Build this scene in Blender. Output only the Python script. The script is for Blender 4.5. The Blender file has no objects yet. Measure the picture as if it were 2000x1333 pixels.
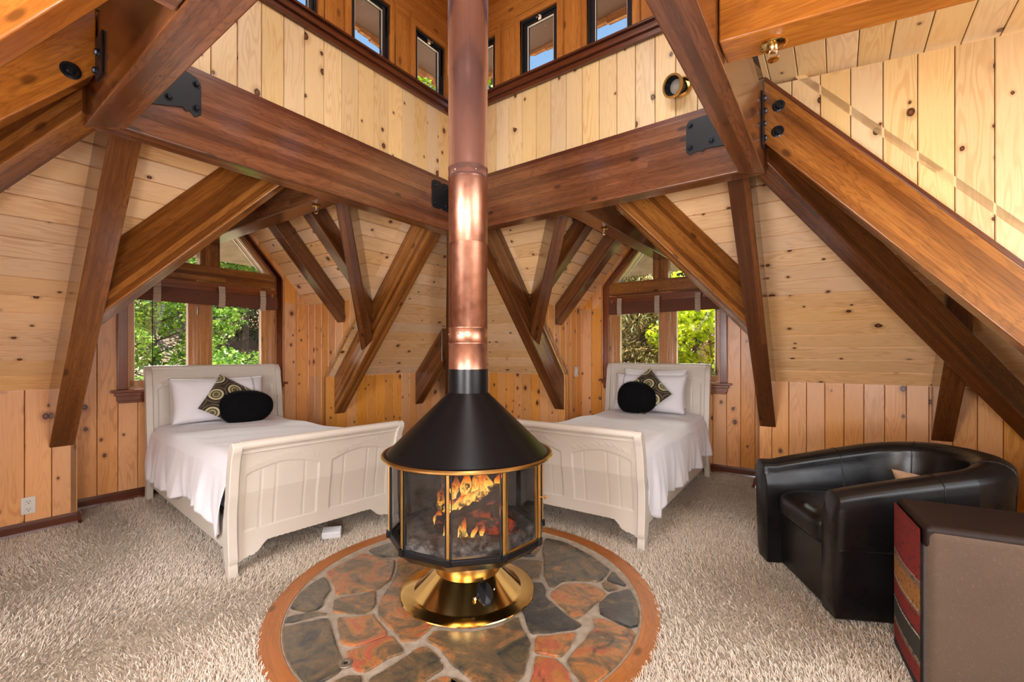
import bpy, bmesh, math, random
import numpy as np
from mathutils import Vector, Matrix
random.seed(7); RNG=np.random.default_rng(11)
SC=bpy.context.scene
COL=SC.collection
V=Vector
PI=math.pi
# ---------------------------------------------------------------- building frame
# a and b are the two wall directions of the square room, origin on the floor under the lantern centre
OX,OY=-0.25,2.36
_n=math.hypot(635,875)
UAx,UAy=635/_n,875/_n
UBx,UBy=-UAy,UAx
def W(a,b,z): return V((OX+a*UAx+b*UBx, OY+a*UAy+b*UBy, z))
DA=V((UAx,UAy,0)); DB=V((UBx,UBy,0)); DZ=V((0,0,1))
# ---------------------------------------------------------------- camera
cam=bpy.data.cameras.new('camera'); CAM=bpy.data.objects.new('camera',cam); COL.objects.link(CAM)
CAM.location=(0,0,1.25); CAM.rotation_euler=(PI/2,0,0)
cam.sensor_width=36; cam.lens=875/2000*36; cam.shift_y=25.5/2000; cam.clip_start=.05; cam.clip_end=300
SC.camera=CAM
# ---------------------------------------------------------------- sky, sun, added and assumed lamps, exposure
SC.view_settings.view_transform='Standard'; SC.view_settings.look='None'
SC.view_settings.gamma=1; SC.view_settings.use_curve_mapping=False
SC.view_settings.exposure=0.2
world=bpy.data.worlds.new('sky'); SC.world=world; world.use_nodes=True
nt=world.node_tree; nt.nodes.clear()
_o=nt.nodes.new('ShaderNodeOutputWorld'); _b=nt.nodes.new('ShaderNodeBackground')
_tc=nt.nodes.new('ShaderNodeTexCoord'); _s=nt.nodes.new('ShaderNodeSeparateXYZ'); _r=nt.nodes.new('ShaderNodeValToRGB')
nt.links.new(_tc.outputs['Generated'],_s.inputs[0]); nt.links.new(_s.outputs['Z'],_r.inputs['Fac'])
_r.color_ramp.elements[0].position=0.0; _r.color_ramp.elements[0].color=(.62,.78,.95,1)
_r.color_ramp.elements[1].position=.8; _r.color_ramp.elements[1].color=(.16,.42,.86,1)
nt.links.new(_r.outputs['Color'],_b.inputs['Color']); _b.inputs['Strength'].default_value=1.0
nt.links.new(_b.outputs[0],_o.inputs['Surface'])
def light(name,kind,loc,target,energy,color=(1,1,1),size=1,size_y=None,angle=None):
    l=bpy.data.lights.new(name,kind); o=bpy.data.objects.new(name,l); COL.objects.link(o)
    o.location=loc; d=(V(target)-V(loc)); o.rotation_euler=d.to_track_quat('-Z','Y').to_euler()
    l.energy=energy; l.color=color
    if kind=='AREA':
        l.shape='RECTANGLE' if size_y else 'DISK'; l.size=size
        if size_y: l.size_y=size_y
    if kind=='POINT': l.shadow_soft_size=size
    if kind=='SUN': l.angle=angle or .01
    return o
light('sun','SUN',(-2,-5,14),(0,0,0),10,(1,.95,.84))
# added area lamps for daylight, just inside the assumed windows behind the camera
light('added_fill_front_left','AREA',W(-3.22,0,1.45),W(0,0.3,1.2),84,(.95,.97,1),1.3,1.1)
light('added_fill_front_right','AREA',W(-.3,-3.22,1.7),W(-.3,0,1.3),50,(.95,.97,1),2.0,1.5)
# the photographer's bounced flash, assumed to stand behind the camera
light('assumed_flash_bounce','AREA',(-.05,-1.05,1.22),(-.1,2.2,2.75),120,(.95,.97,1),1.1)
# added area lamp inside the lantern, standing in for its window daylight
light('added_fill_lantern','AREA',W(-1.0,-1.0,3.85),W(.6,.6,2.6),26,(.95,.97,1),1.2,.4)
# added fill light under the lantern ceiling, where no lamp hangs
light('lantern_fill','POINT',W(-.3,-.3,3.9),W(0,0,0),20,(1,.95,.88),.25)
# added unseen area lamps outside the two alcove windows, aimed in from above
light('added_fill_left_window','AREA',W(.0,5.6,3.12),W(0,2.4,.9),130,(.98,1,.94),1.7,.7)
light('added_fill_right_window','AREA',W(5.6,.0,3.12),W(2.4,0,.9),130,(.97,1,.88),1.7,.7)
# ---------------------------------------------------------------- helpers
def newell(ps):
    n=V((0,0,0))
    for i in range(len(ps)):
        p=ps[i];q=ps[(i+1)%len(ps)]
        n+=V(((p.y-q.y)*(p.z+q.z),(p.z-q.z)*(p.x+q.x),(p.x-q.x)*(p.y+q.y)))
    return n
class G:
    def __init__(s): s.v=[];s.f=[];s.uv=[];s.r=[]
    def add(s,vs,fs,uvs=None,rnd=0.0):
        o=len(s.v); s.v+= [tuple(p) for p in vs]
        for i,f in enumerate(fs):
            s.f.append([o+j for j in f])
            s.uv.append(uvs[i] if uvs else [(0,0)]*len(f))
            s.r.append(rnd)
        return s
    def poly(s,ps,L=None,rnd=0.0,off=(0,0)):
        ps=[V(p) for p in ps]
        n=newell(ps).normalized() if newell(ps).length>1e-12 else DZ
        l=L if L is not None else (ps[1]-ps[0])
        l=(l-n*l.dot(n)); l=l.normalized() if l.length>1e-6 else (ps[1]-ps[0]).normalized()
        q=n.cross(l)
        s.add(ps,[list(range(len(ps)))],[[(p.dot(l)+off[0],p.dot(q)+off[1]) for p in ps]],rnd)
    def hexa(s,bot,top,L=None,rnd=0.0):
        """prism between two equal-length point loops"""
        bot=[V(p) for p in bot];top=[V(p) for p in top]
        c=sum(bot+top,V((0,0,0)))/(2*len(bot))
        n=len(bot)
        fs=[bot[::-1],top]+[[bot[i],bot[(i+1)%n],top[(i+1)%n],top[i]] for i in range(n)]
        for k,f in enumerate(fs):
            nn=newell(f)
            if nn.dot(sum(f,V((0,0,0)))/len(f)-c)<0: f=f[::-1]
            s.poly(f,L,rnd,(0,k*.37))
    def box(s,c,d,R=None,L=None,rnd=0.0):
        c=V(c);R=R or Matrix.Identity(3)
        hx,hy,hz=[x/2 for x in d]
        b=[c+R@V((x*hx,y*hy,-hz)) for x,y in((-1,-1),(1,-1),(1,1),(-1,1))]
        t=[c+R@V((x*hx,y*hy,hz)) for x,y in((-1,-1),(1,-1),(1,1),(-1,1))]
        if L is None:
            m=max(range(3),key=lambda i:d[i]); L=R@V([1 if i==m else 0 for i in range(3)])
        s.hexa(b,t,L,rnd)
    def lathe(s,prof,c=(0,0,0),n=48,ang0=0,ang1=2*PI,axis=None):
        c=V(c);full=abs(ang1-ang0-2*PI)<1e-6
        M=axis or Matrix.Identity(3)
        m=n if full else n+1
        vs=[];
        for i in range(m):
            a=ang0+(ang1-ang0)*i/n
            for r,z in prof: vs.append(c+M@V((r*math.cos(a),r*math.sin(a),z)))
        k=len(prof);fs=[];uv=[]
        for i in range(n):
            j=(i+1)%m
            for q in range(k-1):
                f=[i*k+q,j*k+q,j*k+q+1,i*k+q+1]
                fs.append(f); u0=i/n;u1=(i+1)/n
                uv.append([(u0*3,prof[q][1]),(u1*3,prof[q][1]),(u1*3,prof[q+1][1]),(u0*3,prof[q+1][1])])
        s.add(vs,fs,uv)
    def tube(s,pts,r,n=8,cap=True,rnd=0.0):
        pts=[V(p) for p in pts];rs=r if isinstance(r,(list,tuple)) else [r]*len(pts)
        vs=[];prev=None
        for i,p in enumerate(pts):
            t=(pts[min(i+1,len(pts)-1)]-pts[max(i-1,0)]).normalized()
            u=prev if prev is not None else (V((0,0,1)) if abs(t.z)<.9 else V((1,0,0)))
            u=(u-t*u.dot(t)).normalized();prev=u;w=t.cross(u)
            for k in range(n):
                a=2*PI*k/n; vs.append(p+(u*math.cos(a)+w*math.sin(a))*rs[i])
        fs=[];
        for i in range(len(pts)-1):
            for k in range(n):
                k2=(k+1)%n; fs.append([i*n+k,i*n+k2,(i+1)*n+k2,(i+1)*n+k])
        if cap: fs.append(list(range(n))[::-1]); fs.append([(len(pts)-1)*n+k for k in range(n)])
        s.add(vs,fs,None,rnd)
    def grid(s,fn,nu,nv,closeu=False,closev=False,rnd=0.0,uvs=1.0):
        vs=[fn(i/(nu if closeu else nu),j/nv) for i in range(nu+(0 if closeu else 1)) for j in range(nv+(0 if closev else 1))]
        mu=nu+(0 if closeu else 1);mv=nv+(0 if closev else 1)
        fs=[];uv=[]
        for i in range(nu):
            for j in range(nv):
                i2=(i+1)%mu;j2=(j+1)%mv
                fs.append([i*mv+j,i2*mv+j,i2*mv+j2,i*mv+j2])
                uv.append([(i/nu*uvs,j/nv),((i+1)/nu*uvs,j/nv),((i+1)/nu*uvs,(j+1)/nv),(i/nu*uvs,(j+1)/nv)])
        s.add(vs,fs,uv,rnd)
    def build(s,name,mat,parent=None,smooth=False,bevel=0,local=False,sub=0,merge=False,seg=2,kind=None):
        if parent is not None: L=V((0,0,0)) if local else V(parent.location)
        else:
            A=np.array(s.v); L=V(((A[:,0].min()+A[:,0].max())/2,(A[:,1].min()+A[:,1].max())/2,A[:,2].min()))
        me=bpy.data.meshes.new(name)
        vs=[(p[0]-L[0],p[1]-L[1],p[2]-L[2]) for p in s.v]
        me.from_pydata(vs,[],s.f)
        ul=me.uv_layers.new(name='UVMap')
        flat=[c for u in s.uv for p in u for c in p]
        if len(flat)==len(ul.data)*2: ul.data.foreach_set('uv',flat)
        at=me.attributes.new('rnd','FLOAT','FACE')
        if len(s.r)==len(at.data): at.data.foreach_set('value',s.r)
        if merge:
            bm=bmesh.new();bm.from_mesh(me);bmesh.ops.remove_doubles(bm,verts=bm.verts,dist=1e-5);bmesh.ops.recalc_face_normals(bm,faces=bm.faces);bm.to_mesh(me);bm.free()
        if mat is not None: me.materials.append(mat)
        o=bpy.data.objects.new(name,me); COL.objects.link(o)
        if parent is None: o.location=L
        else: o.parent=parent
        if smooth:
            me.polygons.foreach_set('use_smooth',[True]*len(me.polygons))
        if bevel:
            if not merge:
                bm=bmesh.new();bm.from_mesh(me);bmesh.ops.remove_doubles(bm,verts=bm.verts,dist=1e-5);bm.to_mesh(me);bm.free()
            m=o.modifiers.new('bevel','BEVEL');m.width=bevel;m.segments=seg;m.limit_method='ANGLE';m.angle_limit=math.radians(35)
            if seg>1:
                me.polygons.foreach_set('use_smooth',[True]*len(me.polygons)); m.harden_normals=True
        if sub:
            m=o.modifiers.new('sub','SUBSURF');m.levels=sub;m.render_levels=sub
        if kind: o['kind']=kind
        return o
def autosmooth(o,deg=40):
    me=o.data
    bm=bmesh.new();bm.from_mesh(me);bmesh.ops.remove_doubles(bm,verts=bm.verts,dist=1e-5)
    for e in bm.edges:
        if len(e.link_faces)==2: e.smooth=e.calc_face_angle(0)<math.radians(deg)
    for f in bm.faces: f.smooth=True
    bm.to_mesh(me);bm.free();return o
def tag(o,label,cat,group=None):
    o['label']=label;o['category']=cat
    if group:o['group']=group
    return o
def thing(name,label,cat,loc,group=None,rotz=0):
    o=bpy.data.objects.new(name,None);COL.objects.link(o);o.location=loc;o.rotation_euler=(0,0,rotz);o.empty_display_size=.1
    return tag(o,label,cat,group)
def struct_empty(name,loc):
    o=bpy.data.objects.new(name,None);COL.objects.link(o);o.location=loc;o['kind']='structure';o.empty_display_size=.1
    return o
def copy_thing(root,loc,rotz=0,label=None):
    r=root.copy();COL.objects.link(r);r.location=loc;r.rotation_euler=(0,0,rotz)
    if label:r['label']=label
    for ch in list(root.children):
        c=ch.copy();COL.objects.link(c);c.parent=r
        for g in list(ch.children):
            d=g.copy();COL.objects.link(d);d.parent=c
    return r
# ---------------------------------------------------------------- materials
class M:
    def __init__(s,name):
        s.m=bpy.data.materials.new(name);s.m.use_nodes=True;s.t=s.m.node_tree
        s.p=s.t.nodes['Principled BSDF'];s.out=s.t.nodes['Material Output']
    def n(s,t,**k):
        x=s.t.nodes.new('ShaderNode'+t)
        for a,b in k.items():
            if a.startswith('i_'): x.inputs[a[2:].replace('_',' ')].default_value=b
            else: setattr(x,a,b)
        return x
    def l(s,a,b): s.t.links.new(a,b)
    def math(s,op,a,b=None,c=None,clamp=False):
        x=s.t.nodes.new('ShaderNodeMath');x.operation=op;x.use_clamp=clamp
        for i,q in enumerate((a,b,c)):
            if q is None: continue
            if isinstance(q,(int,float)): x.inputs[i].default_value=q
            else: s.l(q,x.inputs[i])
        return x.outputs[0]
    def mix(s,f,a,b,mode='MIX'):
        x=s.t.nodes.new('ShaderNodeMix');x.data_type='RGBA';x.blend_type=mode
        for i,q in ((0,f),(6,a),(7,b)):
            if isinstance(q,(int,float)): x.inputs[i].default_value=q
            elif isinstance(q,tuple): x.inputs[i].default_value=q if len(q)==4 else q+(1,)
            else: s.l(q,x.inputs[i])
        return x.outputs[2]
    def ramp(s,f,stops,interp='LINEAR'):
        x=s.t.nodes.new('ShaderNodeValToRGB');e=x.color_ramp.elements;x.color_ramp.interpolation=interp
        while len(e)<len(stops): e.new(.5)
        for q,(p,c) in zip(e,stops): q.position=p;q.color=c if len(c)==4 else tuple(c)+(1,)
        if f is not None:s.l(f,x.inputs[0])
        return x.outputs[0]
    def rng(s,v,a,b,c=0,d=1,smooth=True):
        x=s.t.nodes.new('ShaderNodeMapRange');x.interpolation_type='SMOOTHSTEP' if smooth else 'LINEAR'
        s.l(v,x.inputs[0])
        for i,q in enumerate((a,b,c,d)): x.inputs[i+1].default_value=q
        return x.outputs[0]
    def uv(s):
        x=s.n('UVMap');y=s.n('SeparateXYZ');s.l(x.outputs[0],y.inputs[0]);return y.outputs[0],y.outputs[1]
    def vec(s,x,y,z=0.0):
        c=s.n('CombineXYZ')
        for i,q in enumerate((x,y,z)):
            if isinstance(q,(int,float)): c.inputs[i].default_value=q
            else: s.l(q,c.inputs[i])
        return c.outputs[0]
    def rnd(s):
        a=s.n('Attribute');a.attribute_name='rnd';return a.outputs['Fac']
    def noise(s,vec,scale=5,detail=3,rough=.5,dist=0,dim='3D'):
        x=s.n('TexNoise');x.noise_dimensions=dim;x.inputs['Scale'].default_value=scale;x.inputs['Detail'].default_value=detail
        x.inputs['Roughness'].default_value=rough;x.inputs['Distortion'].default_value=dist
        if vec is not None:s.l(vec,x.inputs['Vector'])
        return x.outputs['Fac'],x.outputs['Color']
    def obj(s):
        return s.n('TexCoord').outputs['Object']
    def bump(s,h,strength=.3,dist=.01,nrm=None):
        b=s.n('Bump');b.inputs['Strength'].default_value=strength;b.inputs['Distance'].default_value=dist
        s.l(h,b.inputs['Height']);
        if nrm: s.l(nrm,b.inputs['Normal'])
        return b.outputs[0]
    def set(s,**k):
        names=dict(col='Base Color',rough='Roughness',metal='Metallic',nrm='Normal',coat='Coat Weight',coatr='Coat Roughness',spec='Specular IOR Level',sheen='Sheen Weight',sheenr='Sheen Roughness',em='Emission Color',ems='Emission Strength',alpha='Alpha',sheent='Sheen Tint',trans='Transmission Weight')
        for a,b in k.items():
            i=s.p.inputs[names[a]]
            if isinstance(b,(int,float)): i.default_value=b
            elif isinstance(b,tuple): i.default_value=b if len(b)==4 else b+(1,)
            else: s.l(b,i)
        return s
def sr(r,g,b):
    f=lambda c:(c/255/12.92 if c/255<=.04045 else ((c/255+.055)/1.055)**2.4)
    return (f(r),f(g),f(b))
def pine(name,base,dark,rough=.38,knot=.74,grain=.5):
    m=M(name);u,v=m.uv();r=m.rnd()
    r100=m.math('MULTIPLY',r,97.3)
    gv=m.vec(m.math('ADD',m.math('MULTIPLY',u,9),r100),m.math('MULTIPLY',v,1.1),r100)
    n1,_=m.noise(gv,1,2,.5,0)
    rings=m.math('SINE',m.math('MULTIPLY',m.math('ADD',m.math('MULTIPLY',n1,5.5),m.math('MULTIPLY',u,5)),16))
    rings=m.rng(rings,-.2,1)
    n2,_=m.noise(m.vec(m.math('MULTIPLY',u,160),m.math('MULTIPLY',v,5),r100),1,3,.6)
    n3,_=m.noise(m.vec(m.math('MULTIPLY',u,4),m.math('MULTIPLY',v,1.5),r100),1,2,.5)
    mask=m.rng(n3,.35,.65)
    col=m.mix(m.math('MULTIPLY',m.math('MULTIPLY',rings,mask),grain),base,dark)
    col=m.mix(m.rng(n2,.45,.8,0,.25),col,dark)
    hv=m.n('HueSaturation');m.l(col,hv.inputs['Color']);m.l(m.rng(r,0,1,.90,1.08,False),hv.inputs['Value'])
    r2=m.math('FRACT',m.math('MULTIPLY',r,17.31));m.l(m.rng(r2,0,1,.9,1.15,False),hv.inputs['Saturation'])
    col=hv.outputs[0]
    vo=m.n('TexVoronoi');vo.voronoi_dimensions='2D';vo.inputs['Scale'].default_value=1
    kv=m.vec(m.math('ADD',m.math('MULTIPLY',u,8.5),r100),m.math('ADD',m.math('MULTIPLY',v,6.5),m.math('MULTIPLY',r,31)))
    m.l(kv,vo.inputs['Vector'])
    sc=m.n('SeparateColor');m.l(vo.outputs['Color'],sc.inputs[0])
    on=m.math('GREATER_THAN',sc.outputs[0],knot)
    rad=m.math('ADD',m.math('MULTIPLY',m.math('POWER',sc.outputs[1],2.5),.13),.06)
    nk,_=m.noise(kv,9,2);d=m.math('ADD',vo.outputs['Distance'],m.math('MULTIPLY',m.math('SUBTRACT',nk,.5),.04))
    q=m.math('DIVIDE',d,rad)
    halo=m.math('MULTIPLY',m.rng(q,2.6,.9),m.math('MULTIPLY',on,.45))
    core=m.math('MULTIPLY',m.rng(q,1.05,.8),on)
    cc=m.ramp(q,[(0,sr(150,100,60)),(.35,sr(110,62,34)),(.8,sr(60,28,16)),(1,sr(48,22,12))])
    col=m.mix(halo,col,tuple(x*.62 for x in dark))
    col=m.mix(core,col,cc)
    m.set(col=col,rough=rough,coat=.25,coatr=.25,nrm=m.bump(n2,.05,.002))
    return m.m
def stain(name,c0,c1,c2,rough=.3,lam=.036,lamw=.5,coat=.75):
    m=M(name);u,v=m.uv();r=m.rnd();r100=m.math('MULTIPLY',r,61.7)
    li=m.math('FLOOR',m.math('DIVIDE',v,lam))
    wn=m.n('TexWhiteNoise');wn.noise_dimensions='3D'
    ul=m.math('FLOOR',m.math('ADD',m.math('MULTIPLY',u,.13),m.math('MULTIPLY',li,.37)))
    m.l(m.vec(li,ul,r100),wn.inputs['Vector'])
    n1,_=m.noise(m.vec(m.math('MULTIPLY',u,1.2),m.math('MULTIPLY',v,22),r100),1,4,.6,.3)
    n2,_=m.noise(m.vec(m.math('MULTIPLY',u,7),m.math('MULTIPLY',v,170),r100),1,3,.6)
    n3,_=m.noise(m.vec(m.math('MULTIPLY',u,1.3),m.math('MULTIPLY',v,3),r100),1,2,.5)
    f=m.math('ADD',m.math('MULTIPLY',wn.outputs['Value'],lamw*.6),m.math('ADD',m.math('MULTIPLY',n1,.75),m.math('MULTIPLY',n3,.35)))
    f=m.rng(f,.35,1.15)
    col=m.ramp(f,[(0,c0),(.5,c1),(1,c2)])
    col=m.mix(m.rng(n2,.42,.75,0,.4),col,tuple(x*.55 for x in c0))
    # cathedral figure
    rings=m.math('SINE',m.math('MULTIPLY',m.math('ADD',m.math('MULTIPLY',n3,3.5),m.math('MULTIPLY',n1,1.2)),34))
    col=m.mix(m.rng(rings,.3,1,0,.28),col,tuple(x*.6 for x in c0))
    vo=m.n('TexVoronoi');vo.voronoi_dimensions='2D';vo.inputs['Scale'].default_value=1
    m.l(m.vec(m.math('ADD',m.math('MULTIPLY',u,3.2),r100),m.math('MULTIPLY',v,7)),vo.inputs['Vector'])
    sc=m.n('SeparateColor');m.l(vo.outputs['Color'],sc.inputs[0])
    on=m.math('GREATER_THAN',sc.outputs[0],.8)
    q=m.math('MULTIPLY',m.rng(vo.outputs['Distance'],.14,.05),on)
    col=m.mix(m.math('MULTIPLY',q,.75),col,tuple(x*.3 for x in c0))
    m.set(col=col,rough=rough,coat=coat,coatr=.14,nrm=m.bump(n2,.08,.003))
    return m.m
def plain(name,col,rough=.5,metal=0,**k):
    m=M(name);m.set(col=col,rough=rough,metal=metal,**k);return m.m
def mottled(name,c0,c1,rough=.5,metal=0,scale=8,detail=4,bump=0,bs=60,**k):
    m=M(name);o=m.obj();n,_=m.noise(o,scale,detail,.6)
    m.set(col=m.ramp(n,[(.3,c0),(.7,c1)]),rough=rough,metal=metal,**k)
    if bump:
        b,_=m.noise(o,bs,3,.6);m.set(nrm=m.bump(b,bump,.005))
    return m.m
PINE_UP=pine('pine_pale',sr(238,208,158),sr(212,162,104),grain=.4)
PINE_ROOF=pine('pine_ceiling_boards',sr(246,206,158),sr(212,152,98),knot=.78,grain=.42)
PINE_WALL=pine('pine_amber_wall',sr(230,168,106),sr(188,114,56),knot=.70,grain=.4)
CED_WALL=stain('stained_wall_wood',sr(170,104,44),sr(206,138,64),sr(226,160,86),rough=.35,lam=.3,lamw=.2,coat=.3)
BEAM_RED=stain('beam_reddish_stain',sr(84,46,26),sr(118,70,42),sr(150,96,62),lamw=.6,rough=.24)
BEAM_DK=stain('beam_dark_stain',sr(76,38,16),sr(108,60,25),sr(140,84,38),rough=.24)
BEAM_OR=stain('beam_orange_stain',sr(156,86,28),sr(204,128,46),sr(228,160,70),rough=.26,lam=.2,lamw=.3)
BEAM_MID=stain('beam_amber_stain',sr(98,54,20),sr(138,82,33),sr(174,112,50),rough=.24,lamw=.8)
TRIM=stain('trim_dark_stain',sr(82,38,20),sr(112,56,30),sr(138,76,42),rough=.3,lam=.2,lamw=.1)
FRAME=stain('window_frame_wood',sr(176,116,64),sr(204,146,88),sr(222,170,112),rough=.3,lam=.2,lamw=.1)
CASING=stain('window_casing_wood',sr(118,58,24),sr(148,78,36),sr(172,98,50),rough=.3,lam=.2,lamw=.1)
BLACKSTEEL=plain('black_steel',(.012,.014,.018),.38,.3)
BOLTM=plain('blackened_bolt',(.03,.035,.045),.25,.7)
BRASS=plain('polished_brass',(.83,.56,.20),.12,1)
BRASS_SAT=mottled('satin_brass',(.66,.40,.12),(.80,.54,.20),.28,1,14)
BLACKMETAL=plain('black_enamel',(.005,.005,.006),.32,0,spec=.32)
DKSASH=plain('dark_bronze_sash',(.018,.022,.028),.3,.2)
CHROME=plain('polished_nickel',(.75,.73,.68),.15,1)
WHITEPL=plain('white_plastic',(.72,.70,.64),.3)
def glassm(name,tint=(1,1,1),soot=0,refl=.09):
    m=M(name);t=m.t
    tr=m.n('BsdfTransparent');tr.inputs[0].default_value=tint+(1,)
    gl=m.n('BsdfGlossy');gl.inputs['Roughness'].default_value=.02
    mx=m.n('MixShader');mx.inputs[0].default_value=refl;m.l(tr.outputs[0],mx.inputs[1]);m.l(gl.outputs[0],mx.inputs[2])
    last=mx.outputs[0]
    if soot:
        o=m.obj();n,_=m.noise(o,16,6,.75,.4)
        s=m.n('SeparateXYZ');m.l(o,s.inputs[0])
        low=m.rng(s.outputs[2],.46,.30)
        n2,_=m.noise(o,60,4,.7)
        f=m.math('MULTIPLY',m.math('ADD',m.math('MULTIPLY',low,m.rng(n,.4,.72)),m.math('MULTIPLY',m.rng(n,.35,.7),.12)),m.rng(n2,.3,.7,.4,1))
        df=m.n('BsdfDiffuse');df.inputs[0].default_value=(.42,.40,.38,1)
        m2=m.n('MixShader');m.l(m.math('MULTIPLY',f,soot),m2.inputs[0]);m.l(last,m2.inputs[1]);m.l(df.outputs[0],m2.inputs[2]);last=m2.outputs[0]
    m.l(last,m.out.inputs[0]);return m.m
GLASS=glassm('window_glass',(.97,.99,.98),0,.05)
STOVEGLASS=glassm('sooty_stove_glass',(.62,.62,.63),.42,.05)
# ---------------------------------------------------------------- boarded panels
BW=.132
def clip(poly,axis,lim,keep):
    out=[]
    for i in range(len(poly)):
        p=poly[i];q=poly[(i+1)%len(poly)]
        fp=(p[axis]-lim)*keep;fq=(q[axis]-lim)*keep
        if fp>=0: out.append(p)
        if fp*fq<0:
            t=fp/(fp-fq); out.append((p[0]+(q[0]-p[0])*t,p[1]+(q[1]-p[1])*t))
    return out
def panel(g,O,U,Vd,poly,u0=0.0,inward=None,back=.035,gap=.0045,dep=.006):
    """poly in (u,v) metres; boards run along Vd, side by side along U"""
    O=V(O);U=V(U).normalized();Vd=V(Vd).normalized();N=U.cross(Vd)
    c=sum((O+U*p[0]+Vd*p[1] for p in poly),V((0,0,0)))/len(poly)
    tgt=inward if inward is not None else W(0,0,1.3)
    if N.dot(tgt-c)<0: N=-N;flip=True
    else: flip=False
    P=lambda u,v,d=0:O+U*u+Vd*v+N*d
    def face(pts,rnd):
        vs=[P(*p) for p in pts];uv=[(p[0],p[1]) for p in pts]
        n=newell(vs)
        if n.dot(N)<0: vs=vs[::-1];uv=uv[::-1]
        g.add(vs,[list(range(len(vs)))],[uv],rnd)
    us=[p[0] for p in poly]
    k0=math.floor((min(us)-u0)/BW);k1=math.ceil((max(us)-u0)/BW)
    for k in range(k0,k1):
        a=u0+k*BW;b=a+BW
        rnd=random.random()
        q=clip(clip(poly,0,a+gap,1),0,b-gap,-1)
        if len(q)>=3: face([(x,y,0) for x,y in q],rnd)
        sl=.0017
        for xe in (a+sl,b-sl):
            q=clip(clip(poly,0,xe-1e-4,1),0,xe+1e-4,-1)
            if len(q)>=3:
                v0=min(p[1] for p in q);v1=max(p[1] for p in q)
                g.add([P(xe,v0,-dep*.6),P(xe,v1,-dep*.6),P(xe,v1,-back),P(xe,v0,-back)],[[0,1,2,3]],[[(xe,v0),(xe,v1),(xe,v1),(xe,v0)]],rnd)
        for s,(x0,x1) in ((0,(a+sl,a+gap)),(1,(b-gap,b-sl))):
            q=clip(clip(poly,0,x0,1),0,x1,-1)
            if len(q)>=3:
                face([(x,y,-dep*((a+gap-x)/gap if s==0 else (x-(b-gap))/gap)) for x,y in q],rnd)
    vs=[P(x,y,-back) for x,y in poly];g.add(vs,[list(range(len(vs)))[::1 if flip else -1]],None,.5)
    fr=[P(x,y,-.001) for x,y in poly];n=len(poly)
    g.add(vs+fr,[[i,(i+1)%n,n+(i+1)%n,n+i] for i in range(n)],None,.5)
# ---------------------------------------------------------------- the room shell
T=1.175           # roof pitch (rise per unit run)
KN=2.93           # half width of the room between knee walls
DW0,DW1=-.975,1.0 # dormer cheeks
GB=3.3            # gable wall plane
ZR=lambda t:1.0+T*(KN-t)                 # main roof height at distance t
DZ0=1.81                                  # dormer wall plate height
ZD=lambda s:DZ0+T*(1.0-abs(s))
SOFFIT=mottled('grey_soffit',sr(150,140,126),sr(186,178,164),.8,0,6,4)
sides={'left':lambda s,t,z:W(s,t,z),'right':lambda s,t,z:W(t,s,z),
       'front_left':lambda s,t,z:W(-t,s,z),'front_right':lambda s,t,z:W(s,-t,z)}
dirs={'left':(DA,DB),'right':(DB,DA),'front_left':(DB,-DA),'front_right':(DA,-DB)}
cosr=1/math.sqrt(1+T*T)
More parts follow.
